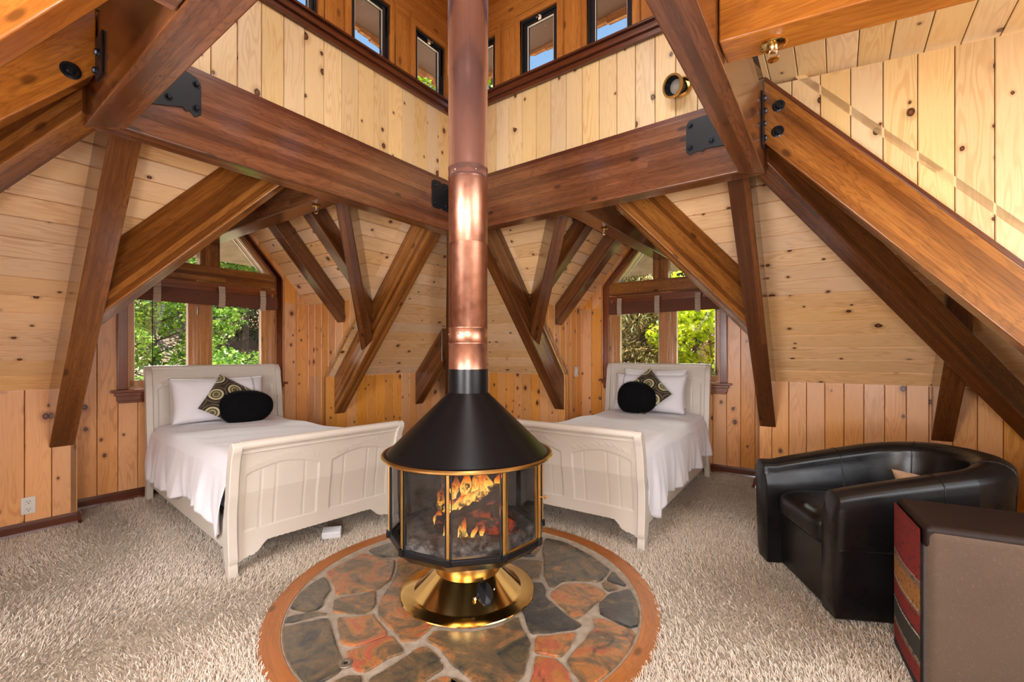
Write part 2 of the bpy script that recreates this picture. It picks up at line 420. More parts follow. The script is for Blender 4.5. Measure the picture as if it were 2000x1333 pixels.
# floor base (carpet backing) and ground outside come later
def wallpanel(g,F,d_s,s0,s1,t,z0,z1,u0=0): # vertical boards on plane t=const
    panel(g,F(0,t,0),d_s,DZ,[(s0,z0),(s1,z0),(s1,z1),(s0,z1)],u0)
for nm,F in sides.items():
    ds,dt=dirs[nm]
    g=G()
    full = nm in('left','right','front_left')
    # knee wall
    e=KN
    wallpanel(g,F,ds,-e,DW0,KN,0,1.0,u0=DW0); wallpanel(g,F,ds,DW1,e,KN,0,1.0,u0=DW1)
    # gable wall round the window
    w0,w1,wb,ws=-.665,.70,.93,2.07
    wc=.018; ap=ws+ (w1-wc)*T
    if full:
        wallpanel(g,F,ds,DW0,w0,GB,0,DZ0,u0=DW0+.05);wallpanel(g,F,ds,w1,DW1,GB,0,DZ0,u0=DW1-.13)
        panel(g,F(0,GB,0),ds,DZ,[(DW0,DZ0),(w0,DZ0),(w0,ZD(w0))],DW0+.05);panel(g,F(0,GB,0),ds,DZ,[(w1,DZ0),(DW1,DZ0),(w1,ZD(w1))],DW1-.13)
        wallpanel(g,F,ds,w0,w1,GB,0,wb,u0=DW0+.05)
        panel(g,F(0,GB,0),ds,DZ,[(w0,ws),(w0,ZD(w0)),(wc,ZD(0)),(wc,ap)],DW0+.05)
        panel(g,F(0,GB,0),ds,DZ,[(w1,ws),(w1,ZD(w1)),(wc,ZD(0)),(wc,ap)],DW1-.13)
        # cheeks
        for s in (DW0,DW1):
            zc=ZD(s) if s>0 else DZ0
            tv=KN-(zc-1)/T
            panel(g,F(s,0,0),dt,DZ,[(KN,0),(GB,0),(GB,1.0),(KN,1.0)],KN-.05,inward=F(0,3,1))
            panel(g,F(s,0,0),dt,DZ,[(tv,zc),(KN,1.0),(GB,1.0),(GB,zc)],KN-.05,inward=F(0,3,1.2))
    else:
        # the shed dormer side: cheeks rise over the big rafters, assumed wide glazed opening in the outer wall
        for s in (-1.2,1.2):
            t0,t1=1.25,GB
            c0=2.80;c1=2.80-.104*(GB-1.25)
            panel(g,F(s,0,0),dt,DZ,[(t0,2.80),(t0,c0),(t1,c1),(t1,.82),(KN,.82)],t0,inward=F(0,2,2))
        wallpanel(g,F,ds,-1.2,-1.02,GB,0,2.62);wallpanel(g,F,ds,1.02,1.2,GB,0,2.62)
        wallpanel(g,F,ds,-1.02,1.02,GB,0,.9);wallpanel(g,F,ds,-1.02,1.02,GB,2.45,2.62)
        for s in (-1.2,1.2): panel(g,F(s,0,0),dt,DZ,[(KN,0),(GB,0),(GB,1.0),(KN,1.0)],KN-.05,inward=F(0,3,1))
        wallpanel(g,F,ds,-1.2,-.975,KN,0,.01);
    g.build('wall_'+nm,PINE_WALL if nm!='front_right' else PINE_UP,kind='structure')
    # roof boards
    g=G()
    Od=F(0,KN,1.0);up=(-dt+DZ*T).normalized()
    R=lambda s,t:(( (KN-t)/cosr),s)   # u up the slope, v along the eave
    def slope(pts): panel(g,Od,up,ds,[R(s,t) for s,t in pts],0,inward=W(0,0,1.0),gap=.006,dep=.010)
    if full:
        slope([(-KN,KN),(DW0,KN),(DW0,1.22),(-1.22,1.22)])
        slope([(DW0,2.24),(-.01,1.22),(DW0,1.22)])
        slope([(KN,KN),(DW1,KN),(DW1,1.22),(1.22,1.22)])
        slope([(DW1,2.24),(.01,1.22),(DW1,1.22)])
        for sg,c in ((-1,DW0),(1,DW1)):
            upd=(-ds*sg+DZ*T).normalized()
            O2=F(sg*1.0,0,DZ0)
            # u up the dormer slope, v outwards
            q=[((1.0-abs(c))/cosr,2.24+ (1.0-abs(c))*-1),((1.0-abs(c))/cosr,GB),(1.0/cosr,GB),(1.0/cosr,1.24)]
            panel(g,O2,upd,dt,q,0,inward=F(0,2.6,1.0),gap=.006,dep=.010)
            ge=G();zf=lambda s_:ZD(s_)+.0
            ge.hexa([F(sg*1.35,GB+.05,zf(1.35)),F(0,GB+.05,zf(0)),F(0,GB+.42,zf(0)),F(sg*1.35,GB+.42,zf(1.35))],[F(sg*1.35,GB+.05,zf(1.35)+.06),F(0,GB+.05,zf(0)+.06),F(0,GB+.42,zf(0)+.06),F(sg*1.35,GB+.42,zf(1.35)+.06)],dt,.3)
            for z0_,z1_ in ((0,0),):
                if sg==1: ge.hexa([F(-1.3,GB+.07,2.75),F(1.3,GB+.07,2.75),F(1.3,4.5,2.38),F(-1.3,4.5,2.38)],[F(-1.3,GB+.07,2.80),F(1.3,GB+.07,2.80),F(1.3,4.5,2.44),F(-1.3,4.5,2.44)],dt,.3)
            ge.build('trim_%d'%(50+len([o for o in bpy.data.objects if o.name.startswith('trim_5')])),SOFFIT,kind='structure')
    else:
        slope([(-KN,KN),(-1.2,KN),(-1.2,1.22),(-1.22,1.22)])
        slope([(KN,KN),(1.2,KN),(1.2,1.22),(1.22,1.22)])
        upd=(dt-DZ*.104).normalized()
        panel(g,F(0,1.25,2.82),upd,ds,[(0,-1.25),(2.15,-1.25),(2.15,1.25),(0,1.25)],.03,inward=W(0,0,1))
    g.build('ceiling',PINE_ROOF if nm!='front_right' else PINE_UP,kind='structure')
# unseen strips added outside over the hips to block light leaking in
for k_,(sa,sb) in enumerate(((1,1),(1,-1),(-1,1),(-1,-1))):
    g=G();d=(DA*sa+DB*sb).normalized();p=V((-d.y,d.x,0))*.16
    A=W(sa*1.2,sb*1.2,ZR(1.2)+.05);B=W(sa*(KN+.1),sb*(KN+.1),ZR(KN+.1)+.05)
    g.hexa([A-p-DZ*.08,A+p-DZ*.08,B+p-DZ*.08,B-p-DZ*.08],[A-p*.1+DZ*.1,A+p*.1+DZ*.1,B+p*.1+DZ*.1,B-p*.1+DZ*.1],d,.3)
    g.build('trim_%d'%(70+k_),SOFFIT,kind='structure')
# baseboards
def baseb(name,F,runs):
    g=G()
    for (s0,t0),(s1,t1),n in runs:
        p=F(s0,t0,0);q=F(s1,t1,0);d=(q-p).normalized();nn=V(n)
        for h0,h1,th in ((0,.075,.02),(.075,.095,.012),(0,.03,.03)):
            g.hexa([p+nn*-.002+DZ*h0,q+nn*-.002+DZ*h0,q+nn*th+DZ*h0,p+nn*th+DZ*h0],[p+nn*-.002+DZ*h1,q+nn*-.002+DZ*h1,q+nn*th*(.8 if th<.03 else .8)+DZ*h1,p+nn*th*.8+DZ*h1],d,.3)
    g.build(name,TRIM,kind='structure')
for nm in ('left','right'):
    F=sides[nm];ds,dt=dirs[nm]
    baseb('baseboard_'+nm,F,[((-KN,KN),(DW0,KN),-dt),((DW1,KN),(KN,KN),-dt),((DW0,GB),(DW1,GB),-dt),((DW0,KN-.02),(DW0,GB),ds),((DW1,KN-.02),(DW1,GB),-ds)])
# ---------------------------------------------------------------- lantern (cupola)
ZT=2.72
k=0
for nm,F in sides.items():
    ds,dt=dirs[nm]
    g=G()
    panel(g,F(0,1.155,0),ds,DZ,[(-1.155,ZT),(1.155,ZT),(1.155,3.33),(-1.155,3.33)],.035,inward=W(0,0,2.8))
    g.build('wall_lantern_'+nm,PINE_UP,kind='structure')
    # stained wall with four window openings
    g=G();wz0,wz1=3.44,3.925;cs=[-.875,-.29,.30,.895];hw=.17
    T1=1.20
    def slab(s0,s1,z0,z1):
        a=[F(s0,T1,z0),F(s1,T1,z0),F(s1,T1+.09,z0),F(s0,T1+.09,z0)];b=[p+DZ*(z1-z0) for p in a]
        g.hexa(a,b,DZ if (z1-z0)>.3 else ds,random.random())
    slab(-1.29,1.29,3.36,wz0);slab(-1.29,1.29,wz1,4.22)
    xs=[-1.29]+[x for c in cs for x in(c-hw,c+hw)]+[1.29]
    for i in range(0,len(xs),2): slab(xs[i],xs[i+1],wz0,wz1)
    g.build('wall_lantern_upper_'+nm,CED_WALL,kind='structure')
    # ledge trim below the windows and strip on the beam
    g=G()
    def strip(t0,t1,z0,z1,e=1.1):
        g.hexa([F(-t0,t0,z0),F(t0,t0,z0),F(t1,t1,z0),F(-t1,t1,z0)],[F(-t0,t0,z1),F(t0,t0,z1),F(t1,t1,z1),F(-t1,t1,z1)],ds,.2)
    strip(1.125,1.2,3.325,3.36);strip(1.105,1.21,3.36,3.385);strip(1.135,1.21,3.385,3.425);strip(1.115,1.2,3.425,3.442)
    strip(1.128,1.16,ZT-.002,ZT+.03)
    k+=1
    g.build('trim_%d'%k,TRIM,bevel=.004,kind='structure')
    # lantern ceiling (stained boards), eave and soffit
    g=G()
    upd=(-dt+DZ*.5).normalized()
    g.poly([F(-1.28,1.28,4.16),F(1.28,1.28,4.16),F(0,0,4.8)],ds,.3);g.poly([F(-1.28,1.28,4.2),F(1.28,1.28,4.2),F(0,0,4.84)],ds,.3)
    g.build('ceiling',BEAM_OR,kind='structure')
    # eave
    g=G()
    g.hexa([F(-1.28,1.28,4.22),F(1.28,1.28,4.22),F(1.88,1.88,4.20),F(-1.88,1.88,4.20)],[F(-1.28,1.28,4.26),F(1.28,1.28,4.26),F(1.88,1.88,4.24),F(-1.88,1.88,4.24)],ds,.1)
    eave=g.build('trim_%d'%(k+10),plain('soffit_paint_%d'%k,sr(120,100,92),.7),kind='structure')
    g=G();s=-1.9
    while s<1.9:
        w_=random.uniform(.08,.2);dz=random.uniform(-.035,.02);o_=random.uniform(0,.02)
        a=[F(s,1.86,4.22),F(s+w_-.004,1.86,4.22),F(s+w_-.004,1.93+o_,4.18+dz),F(s,1.93+o_,4.18+dz)];b=[p+DZ*.03 for p in a]
        g.hexa(a,b,dt,random.random())
        a=[F(s,1.885,4.165+dz),F(s+w_-.004,1.885,4.165+dz),F(s+w_-.004,1.91,4.165+dz),F(s,1.91,4.165+dz)];b=[p+DZ*(.08-dz) for p in a]
        g.hexa(a,b,dt,random.random())
        s+=w_
    g.build('trim_%d'%(k+20),stain('cedar_shakes_%d'%k,sr(150,98,56),sr(190,134,84),sr(214,164,110),rough=.8,coat=0),kind='structure')
# lantern windows: one built, the rest copied
wk=2
proto=None
GEDGE=plain('pale_glazing_edge',(.75,.72,.64),.3,.3)
def lantern_window(F,ds,dt,c,n):
    e=struct_empty('window_%d'%n,F(c,T1,wz0))
    g=G()
    def fr(g,s0,s1,z0,z1,t0,t1,w,w2=None):
        w2=w2 or w
        for (x0,x1,y0,y1) in ((s0,s0+w,z0,z1),(s1-w,s1,z0,z1),(s0+w,s1-w,z0,z0+w2),(s0+w,s1-w,z1-w,z1)):
            g.hexa([F(x0,t0,y0),F(x1,t0,y0),F(x1,t1,y0),F(x0,t1,y0)],[F(x0,t0,y1),F(x1,t0,y1),F(x1,t1,y1),F(x0,t1,y1)],DZ if y1-y0>.3 else ds,random.random())
    fr(g,c-hw-.05,c+hw+.05,wz0-.0,wz1+.05,T1-.018,T1+.005,.05,.002)
    fr(g,c-hw-.055,c+hw+.055,wz0,wz1+.06,T1-.026,T1-.01,.014,.002)
    g.build('casing',CED_WALL,e,bevel=.003)
    g=G();fr(g,c-hw,c+hw,wz0,wz1,T1+.005,T1+.06,.016);fr(g,c-hw+.012,c+hw-.012,wz0+.006,wz1-.012,T1+.02,T1+.05,.038,.02)
    g.build('sash',DKSASH,e,bevel=.003)
    g=G();fr(g,c-hw+.049,c+hw-.049,wz0+.025,wz1-.049,T1+.018,T1+.03,.003);g.build('glazing_edge',GEDGE,e)
    g=G();g.hexa([F(c-hw+.04,T1+.03,wz0+.01),F(c+hw-.04,T1+.03,wz0+.01),F(c+hw-.04,T1+.036,wz0+.01),F(c-hw+.04,T1+.036,wz0+.01)],[F(c-hw+.04,T1+.03,wz1-.04),F(c+hw-.04,T1+.03,wz1-.04),F(c+hw-.04,T1+.036,wz1-.04),F(c-hw+.04,T1+.036,wz1-.04)])
    g.build('pane',GLASS,e)
    g=G();p=F(c,T1+.01,wz1-.03);g.box(p,(.022,.022,.03));g.tube([p-dt*.01,p-dt*.03-DZ*.012+ds*.012,p-dt*.035-DZ*.022-ds*.006],[.005,.006,.004],8);g.tube([p-dt*.01+ds*.016,p-dt*.02+ds*.022],[.006,.005],8)
    o=g.build('latch',CHROME,e,smooth=False)
for nm in ('left','right','front_left','front_right'):
    F=sides[nm];ds,dt=dirs[nm]
    for c in cs:
        wk+=1;lantern_window(F,ds,dt,c,wk)
# ---------------------------------------------------------------- dormer windows
def sideframe(F,g,s0,s1,z0,z1,t0,t1,ds):
    g.hexa([F(s0,t0,z0),F(s1,t0,z0),F(s1,t1,z0),F(s0,t1,z0)],[F(s0,t0,z1),F(s1,t0,z1),F(s1,t1,z1),F(s0,t1,z1)],DZ if abs(z1-z0)>abs(s1-s0) else ds,random.random())
def dormer_window(nm,n):
    F=sides[nm];ds,dt=dirs[nm]
    e=struct_empty('window_%d'%n,F(0.018,GB,.93))
    g=G();B=lambda *a:sideframe(F,g,*a,ds)
    # casing: two jambs, two sloping heads, stool and apron
    for (x0,x1) in ((-.665,-.60),(.635,.70)):
        B(x0,x1,.95,2.07,GB-.022,GB+.01)
        xo=x0 if x0<0 else x1
        B(min(xo,xo-.0)- (.0 if xo>0 else .008),xo+(.008 if xo>0 else 0),.95,2.06,GB-.034,GB-.0)
    ap=2.07+(.70-.018)*T
    for sg,xe in ((-1,-.665),(1,.70)):
        z0=2.07
        L=[(xe,z0),(xe+sg*-.065,z0-.0),(.018,ap-.09),(.018,ap)]
        g.hexa([F(x,GB-.022,z) for x,z in L],[F(x,GB+.01,z) for x,z in L],(F(.018,GB,ap)-F(xe,GB,z0)).normalized(),.4)
        L=[(xe+sg*.008,z0),(xe-sg*.008,z0),(.018,ap-.018),(.018,ap+.01)]
        g.hexa([F(x,GB-.034,z) for x,z in L],[F(x,GB,z) for x,z in L],(F(.018,GB,ap)-F(xe,GB,z0)).normalized(),.4)
    g.build('casing',CASING,e,bevel=.004)
    g=G();B=lambda *a:sideframe(F,g,*a,ds)
    B(-.715,.75,.925,.95,GB-.06,GB+.01);B(-.69,.725,.895,.925,GB-.035,GB+.0);B(-.675,.71,.85,.9,GB-.02,GB)
    B(-.66,.695,.835,.855,GB-.035,GB)
    g.build('sill',CASING,e,bevel=.005)
    # header beam and king post, set back
    g=G();B=lambda *a:sideframe(F,g,*a,ds)
    B(-.62,.655,1.945,2.10,GB+.005,GB+.10);B(-.062,.108,2.10,2.75,GB+.0,GB+.09)
    g.build('header',BEAM_MID,e,bevel=.004)
    # frames and sashes
    g=G();B=lambda *a:sideframe(F,g,*a,ds)
    B(-.605,-.585,.95,1.95,GB+.0,GB+.12);B(.60,.64,.95,1.95,GB+.0,GB+.12)
    B(-.59,-.545,.96,1.95,GB+.04,GB+.10);B(-.145,-.1,.96,1.95,GB+.04,GB+.10);B(.012,.05,.96,1.95,GB+.04,GB+.10);B(.515,.56,.96,1.95,GB+.04,GB+.10);B(.56,.60,.96,1.95,GB+.03,GB+.08)
    B(-.10,.015,.95,1.95,GB+.01,GB+.11);B(-.085,-.07,.95,1.95,GB+.0,GB+.02);B(-.055,-.04,.95,1.95,GB+.0,GB+.02)
    for x0,x1 in ((-.59,-.1),(.012,.56)):
        B(x0,x1,.95,1.02,GB+.04,GB+.10);B(x0,x1,1.88,1.95,GB+.04,GB+.10)
    B(-.6,.64,.95,.97,GB-.0,GB+.12)
    # transom frames along the slope
    for sg,xe in ((-1,-.60),(1,.635)):
        L=[(xe,2.10),(xe-sg*.075,2.10),(.018,2.10+(.56)*T),(.018,2.10+.62*T)]
        g.hexa([F(x,GB+.02,z) for x,z in L],[F(x,GB+.09,z) for x,z in L],(F(.018,GB,2.8)-F(xe,GB,2.1)).normalized(),.4)
    g.build('sash',FRAME,e,bevel=.003)
    # bright aluminium edges of the insulated glass
    g=G();B=lambda *a:sideframe(F,g,*a,ds)
    for x in (-.547,-.148,.05,.511): B(x,x+.007,1.02,1.88,GB+.045,GB+.06)
    for sg,xe in ((-1,-.52),(1,.555)):
        for o_ in (0,.05):
            x0=xe-sg*o_*1.1
            L=[(x0,2.10),(x0-sg*.012,2.10),(.018,2.10+(abs(x0-.018)-.014)*T),(.018,2.10+abs(x0-.018)*T)]
            g.hexa([F(x,GB+.012,z) for x,z in L],[F(x,GB+.03,z) for x,z in L],None,.4)
    g.build('glazing_edge',plain('aluminium_edge_%s'%nm,(.72,.72,.66),.25,.6),e)
    g=G();B=lambda *a:sideframe(F,g,*a,ds)
    B(-.09,-.075,1.62,1.70,GB-.012,GB+.01)
    g.build('latch',CHROME,e,bevel=.002)
    g=G();B=lambda *a:sideframe(F,g,*a,ds)
    B(-.545,-.145,1.02,1.88,GB+.06,GB+.066);B(.05,.515,1.02,1.88,GB+.06,GB+.066)
    L=[(-.5,2.10),(.54,2.10),(.018,2.72)]
    g.hexa([F(x,GB+.05,z) for x,z in L],[F(x,GB+.056,z) for x,z in L],None,.4)
    g.build('pane',GLASS,e)
dormer_window('left',1);dormer_window('right',2)
# assumed windows behind the camera, out of view
F=sides['front_left'];dormer_window('front_left',40)
F=sides['front_right'];ds,dt=dirs['front_right']
e=struct_empty('window_41',F(0,GB,.9));g=G()
for a in ((-1.02,-.96,.9,2.45),(.96,1.02,.9,2.45),(-.03,.03,.9,2.45),(-1.02,1.02,.9,.96),(-1.02,1.02,2.39,2.45)): sideframe(F,g,*a,GB-.02,GB+.06,ds)
g.build('sash',FRAME,e)
g=G();sideframe(F,g,-.96,.96,.96,2.39,GB+.02,GB+.026,ds);g.build('pane',GLASS,e)
# ---------------------------------------------------------------- timber frame
def prism(g,pts,ext,L,rnd=None):
    pts=[V(p) for p in pts];e=V(ext)
    g.hexa(pts,[p+e for p in pts],L,random.random() if rnd is None else rnd)
def beam(name,label,pts,ext,L,mat,bevel=.007,group=None,cat='beam'):
    g=G();prism(g,pts,ext,L);o=g.build(name,mat,bevel=bevel)
    return tag(o,label,cat,group)
# ring beams, mitred at the corners
RI,RO,RZ0,RZ1=1.12,1.25,2.31,2.72
ringlab={'left':'massive brown ring beam from the left corner to behind the copper flue',
 'right':'massive brown ring beam from the copper flue to the right corner',
 'front_left':'brown ring beam crossing the upper left, seen from below',
 'front_right':'brown ring beam crossing the upper right, seen from below'}
for nm,F in sides.items():
    ds,dt=dirs[nm]
    g=G()
    a=[F(-RI,RI,0),F(RI,RI,0),F(RO,RO,0),F(-RO,RO,0)]
    g.hexa([p+DZ*RZ0 for p in a],[p+DZ*RZ1 for p in a],ds,random.random())
    tag(g.build('ring_beam',BEAM_RED,bevel=.008),ringlab[nm],'beam')
VD=.423 # plumb depth of the common rafters
def common(F,ds,dt,s0,s1,label,mat,drop=.006,vd=VD,t_in=RO+.003,name='rafter',t_out=KN-.004,zoff=0):
    top=lambda t:ZR(t)-drop+zoff;bot=lambda t:ZR(t)-vd+zoff
    pts=[F(s0,t_out,bot(t_out)),F(s0,t_in,bot(t_in)),F(s0,t_in,top(t_in)),F(s0,t_out,top(t_out))]
    return beam(name,label,pts,ds*(s1-s0),(F(0,t_in,ZR(t_in))-F(0,KN,1)),mat)
def valley(F,ds,dt,sg,smax,label,mat,w=.13,vd=.36,t0=RO+.02,z_off=.045):
    # from the ridge at the ring out to the common rafter; plan direction (sg,1)
    dd=(ds*sg+dt).normalized();pp=(ds*sg-dt).normalized()
    def at(k,z): return F(sg*k,1.24+k,z)
    zt=lambda k:2.985-T*k+z_off*1.0
    zb=lambda k:2.985-T*k-vd-.0
    k0,k1=.045,smax
    g=G()
    def ring(k,side): # side -1 or 1; trims the end to the rafter's side face
        return k
    h=w/2*math.sqrt(2)
    # near end trimmed on ring face (t const), far end trimmed on rafter side (s const)
    P=[]
    for q in (-1,1):
        # line parallel offset: s = sg*(k + q*h/2...), t = 1.24+k - q*...
        off=q*w/2/math.sqrt(2)
        ka=max(.0,(t0-1.24)+off) ; sa=ka+off; ta=1.24+ka-off
        if sa<.0: sa=0
        kb=smax-off; sb=smax; tb=1.24+kb-off
        P.append(((sg*sa,ta,ka),(sg*sb,tb,kb)))
    bot=[F(P[0][0][0],P[0][0][1],zb(P[0][0][2])),F(P[0][1][0],P[0][1][1],zb(P[0][1][2])),F(P[1][1][0],P[1][1][1],zb(P[1][1][2])),F(P[1][0][0],P[1][0][1],zb(P[1][0][2]))]
    top=[F(P[0][0][0],P[0][0][1],zt(P[0][0][2])),F(P[0][1][0],P[0][1][1],zt(P[0][1][2])),F(P[1][1][0],P[1][1][1],zt(P[1][1][2])),F(P[1][0][0],P[1][0][1],zt(P[1][0][2]))]
    def ceil_(s,t): return max(ZR(t),ZD(s))-.008
    ends=[]
    for i in (0,1):
        e0,e1=P[0][i],P[1][i]
        cs=((e0[0]+e1[0])/2,(e0[1]+e1[1])/2)
        ends.append([F(e0[0],e0[1],zb(e0[2])),F(e1[0],e1[1],zb(e1[2])),F(e1[0],e1[1],ceil_(e1[0],e1[1])),F(cs[0],cs[1],min(ceil_(*cs),2.985-T*(e0[2]+e1[2])/2-.01)),F(e0[0],e0[1],ceil_(e0[0],e0[1]))])
    g.hexa(ends[0],ends[1],bot[1]-bot[0],random.random())
    return tag(g.build('valley_rafter',mat,bevel=.007),label,'beam')
def hip(sa,sb,label,mat,zb0=2.31,h=.22,w=.13,kend=2.86):
    g=G();d=(DA*sa+DB*sb);p=V((-d.y,d.x,0)).normalized()*w/2
    A=W(sa*(RO-.03),sb*(RO-.03),0)
    Bp=W(sa*kend,sb*kend,0)
    z=lambda k:zb0-T*(k-RO)
    b0,b1=z(RO-.03),z(kend)
    bot=[A-p+DZ*b0,A+p+DZ*b0,Bp+p+DZ*b1,Bp-p+DZ*b1];top=[q+DZ*h for q in bot]
    g.hexa(bot,top,bot[2]-bot[1],random.random())
    return tag(g.build('hip_rafter',mat,bevel=.007),label,'beam')
FL_=sides['left'];dl=dirs['left'];FR_=sides['right'];dr=dirs['right'];FF=sides['front_left'];df=dirs['front_left'];FG=sides['front_right'];dg=dirs['front_right']
common(FL_,*dl,-1.123,-.99,'dark sloping timber left of the left window, its cut end near the wall outlet',BEAM_MID)
common(FL_,*dl,1.10,1.232,'amber sloping timber between left window and flue, long leg of the V',BEAM_MID)
common(FR_,*dr,-1.141,-1.011,'dark sloping timber right of the right window, ending left of the armchair',BEAM_DK)
common(FR_,*dr,1.045,1.18,'dark sloping timber just right of the copper flue, ending above the right footboard',BEAM_DK)
valley(FL_,*dl,-1,.99,'broad amber diagonal timber crossing in front of the left bed window',BEAM_MID)
valley(FL_,*dl,1,1.10,'short dark timber dropping to the V joint right of the left window',BEAM_DK)
valley(FR_,*dr,-1,1.011,'broad brown diagonal timber crossing in front of the right bed window',BEAM_MID)
valley(FR_,*dr,1,1.045,'short dark timber dropping to the V joint left of the right window',BEAM_DK)
hip(1,1,'hip timber in the far corner hidden behind the copper flue',BEAM_DK,zb0=2.45)
hip(1,-1,'dark hip timber descending from the right ring corner under the broad rafter',BEAM_DK)
hip(-1,1,'hip timber descending from the left ring corner, lowest beam at the left edge',BEAM_MID)
hip(-1,-1,'hip timber of the corner above the camera',BEAM_MID)
def jackmain(F,ds,dt,s0,s1,label,mat):
    sm=(abs(s0)+abs(s1))/2
    common(F,ds,dt,s0,s1,label,mat,t_in=sm+.09,name='jack_rafter')
jackmain(FL_,*dl,2.28,2.41,'short dark rafter end on the far wall just left of the flue',BEAM_DK)
jackmain(FR_,*dr,-2.30,-2.173,'short dark rafter descending behind the black armchair from the steep hip',BEAM_DK)
jackmain(FR_,*dr,2.28,2.41,'short rafter on the far wall hidden behind the flue',BEAM_DK)
jackmain(FL_,*dl,-2.41,-2.28,'short rafter on the left wall beyond the left picture edge',BEAM_DK)
# big rafters of the camera side
common(FF,*df,.99,1.12,'orange-brown rafter with one black washer at the upper left, above the hip timber',BEAM_OR,zoff=-.09)
common(FF,*df,-1.12,-.99,'front left rafter nearest the camera corner',BEAM_MID)
g=G()
t0,t1=RO+.003,KN-.004
zb=lambda t:2.45-1.18*(t-1.25);zt=lambda t:2.80-1.18*(t-1.25)
def bigr(s0,s1,label):
    g=G();prism(g,[FG(s0,t1,zb(t1)),FG(s0,t0,zb(t0)),FG(s0,t0,zt(t0)),FG(s0,t1,zt(t1))],dg[0]*(s1-s0),FG(0,t0,2.45)-FG(0,t1,zb(t1)))
    o=g.build('rafter',BEAM_MID,bevel=.008);tag(o,label,'beam');return o
bigr(1.115,1.245,'broad reddish-brown rafter with two black washers descending to the right picture edge')
bigr(-1.245,-1.115,'broad rafter on the near side of the front right bay, outside the picture')
# dark cap strip along the big rafter under the boarded cheek
g=G();prism(g,[FG(1.13,t0,zt(t0)),FG(1.13,t0,zt(t0)+.035),FG(1.13,t1,zt(t1)+.035),FG(1.13,t1,zt(t1))],dg[0]*.07,FG(0,t0,2.45)-FG(0,t1,zb(t1)))
g.build('trim_40',TRIM,bevel=.006,kind='structure')
# ridge beams
def ridge(F,ds,dt,label,mat,t1=GB-.0,z0=2.31,drop=0,h=.40):
    pts=[F(-.07,RO+.003,z0),F(-.07,t1,z0-drop*(t1-RO)),F(-.07,t1,z0+h-drop*(t1-RO)),F(-.07,RO+.003,z0+h)]
    return beam('ridge_beam',label,pts,ds*.145,dt,mat)
ridge(FL_,*dl,'brown ridge beam over the left bed alcove, running from the ring beam to the window peak',BEAM_RED)
ridge(FR_,*dr,'brown ridge beam over the right bed alcove, running from the ring beam to the window peak',BEAM_RED)
ridge(FG,*dg,'bright orange horizontal beam at the top right carrying the large brass sprinkler',BEAM_OR,z0=2.34,drop=.104)
ridge(FF,*df,'stub of a brown ridge beam at the top left behind the ring beam',BEAM_RED)
# valley pair of the front left bay: double-width glulam
def widevalley():
    g=G();w=.072
    dd=(df[0]*1+df[1]).normalized();pp=(df[0]-df[1]).normalized()
    A=FF(.0,1.25,0)+dd*.02;B=A+dd*math.sqrt(2)*1.0
    z0=2.48;z1=2.48-T*1.0
    bot=[A-pp*w/2+DZ*z0,A+pp*w/2+DZ*z0,B+pp*w/2+DZ*z1,B-pp*w/2+DZ*z1]
    g.hexa(bot,[p+DZ*.36 for p in bot],bot[2]-bot[1],.77)
    return tag(g.build('valley_rafter',BEAM_OR,bevel=.008),'golden orange timber filling the top left corner of the picture','beam')
widevalley()
# dormer jacks (lighter timbers of the alcove ceilings)
def djack(F,ds,dt,sg,ta,tb,label,mat,send,s_in=.075):
    za=lambda s:ZD(s)-.008;zb=lambda s:ZD(s)-.235
    send=abs(send)-.004
    pts=[F(sg*s_in,ta,zb(s_in)),F(sg*send,ta,zb(send)),F(sg*send,ta,za(send)),F(sg*s_in,ta,za(s_in))]
    return beam('jack_rafter',label,pts,dt*(tb-ta),F(sg*send,ta,zb(send))-F(sg*s_in,ta,zb(s_in)),mat,bevel=.005)
djack(FL_,*dl,1,2.57,2.70,'dark free-ended rafter on the right slope of the left alcove ceiling',BEAM_DK,DW1)
djack(FL_,*dl,1,1.96,2.09,'left alcove rafter partly hidden behind the short V timber',BEAM_DK,.78)
djack(FL_,*dl,-1,2.57,2.70,'left alcove rafter hidden behind the broad diagonal timber',BEAM_DK,DW0)
djack(FR_,*dr,1,2.634,2.79,'free-ended rafter on the left slope of the right alcove, above the light switch',BEAM_DK,DW1)
djack(FR_,*dr,1,1.97,2.10,'right alcove rafter partly hidden behind the short V timber',BEAM_DK,.78)
djack(FR_,*dr,-1,2.634,2.77,'right alcove rafter hidden behind the broad diagonal timber',BEAM_DK,DW0)
# ---------------------------------------------------------------- steel brackets
def bolt(g,p,n,r=.014,h=.014):
    n=V(n).normalized();q=n.to_track_quat('Z','Y').to_matrix()
    g.lathe([(0,h),(r*.75,h),(r,h*.6),(r,0)],p,6,axis=q);g.lathe([(0,.003),(r*1.35,.003),(r*1.4,0)],p,14,axis=q)
def plate(label,F,n,outline,bolts,t=1.12,th=.008):
    """outline and bolts in (s,z) on plane t"""
    n=V(n)
    c=F(outline[0][0],t,min(z for s,z in outline))
    e=thing('bracket_plate',label,'bracket',c)
    g=G();a=[F(s,t,z)+n*.001 for s,z in outline];g.hexa(a,[p+n*th for p in a]);g.build('plate',BLACKSTEEL,e,bevel=.002)
    for s,z in bolts:
        g=G();bolt(g,F(s,t,z)+n*(th+.001),n);g.build('bolt',BOLTM,e)
    return e
plate('black steel bracket with bolts on the left ring beam, beside the left corner',FL_,-dl[1],
 [(-1.115,2.49),(-1.03,2.47),(-.93,2.50),(-.90,2.512),(-.885,2.495),(-.87,2.505),(-.845,2.482),(-.818,2.505),(-.818,2.655),(-.838,2.69),(-.88,2.70),(-1.115,2.70)],[(-.84,2.655),(-.84,2.53),(-.96,2.535),(-1.02,2.65)])
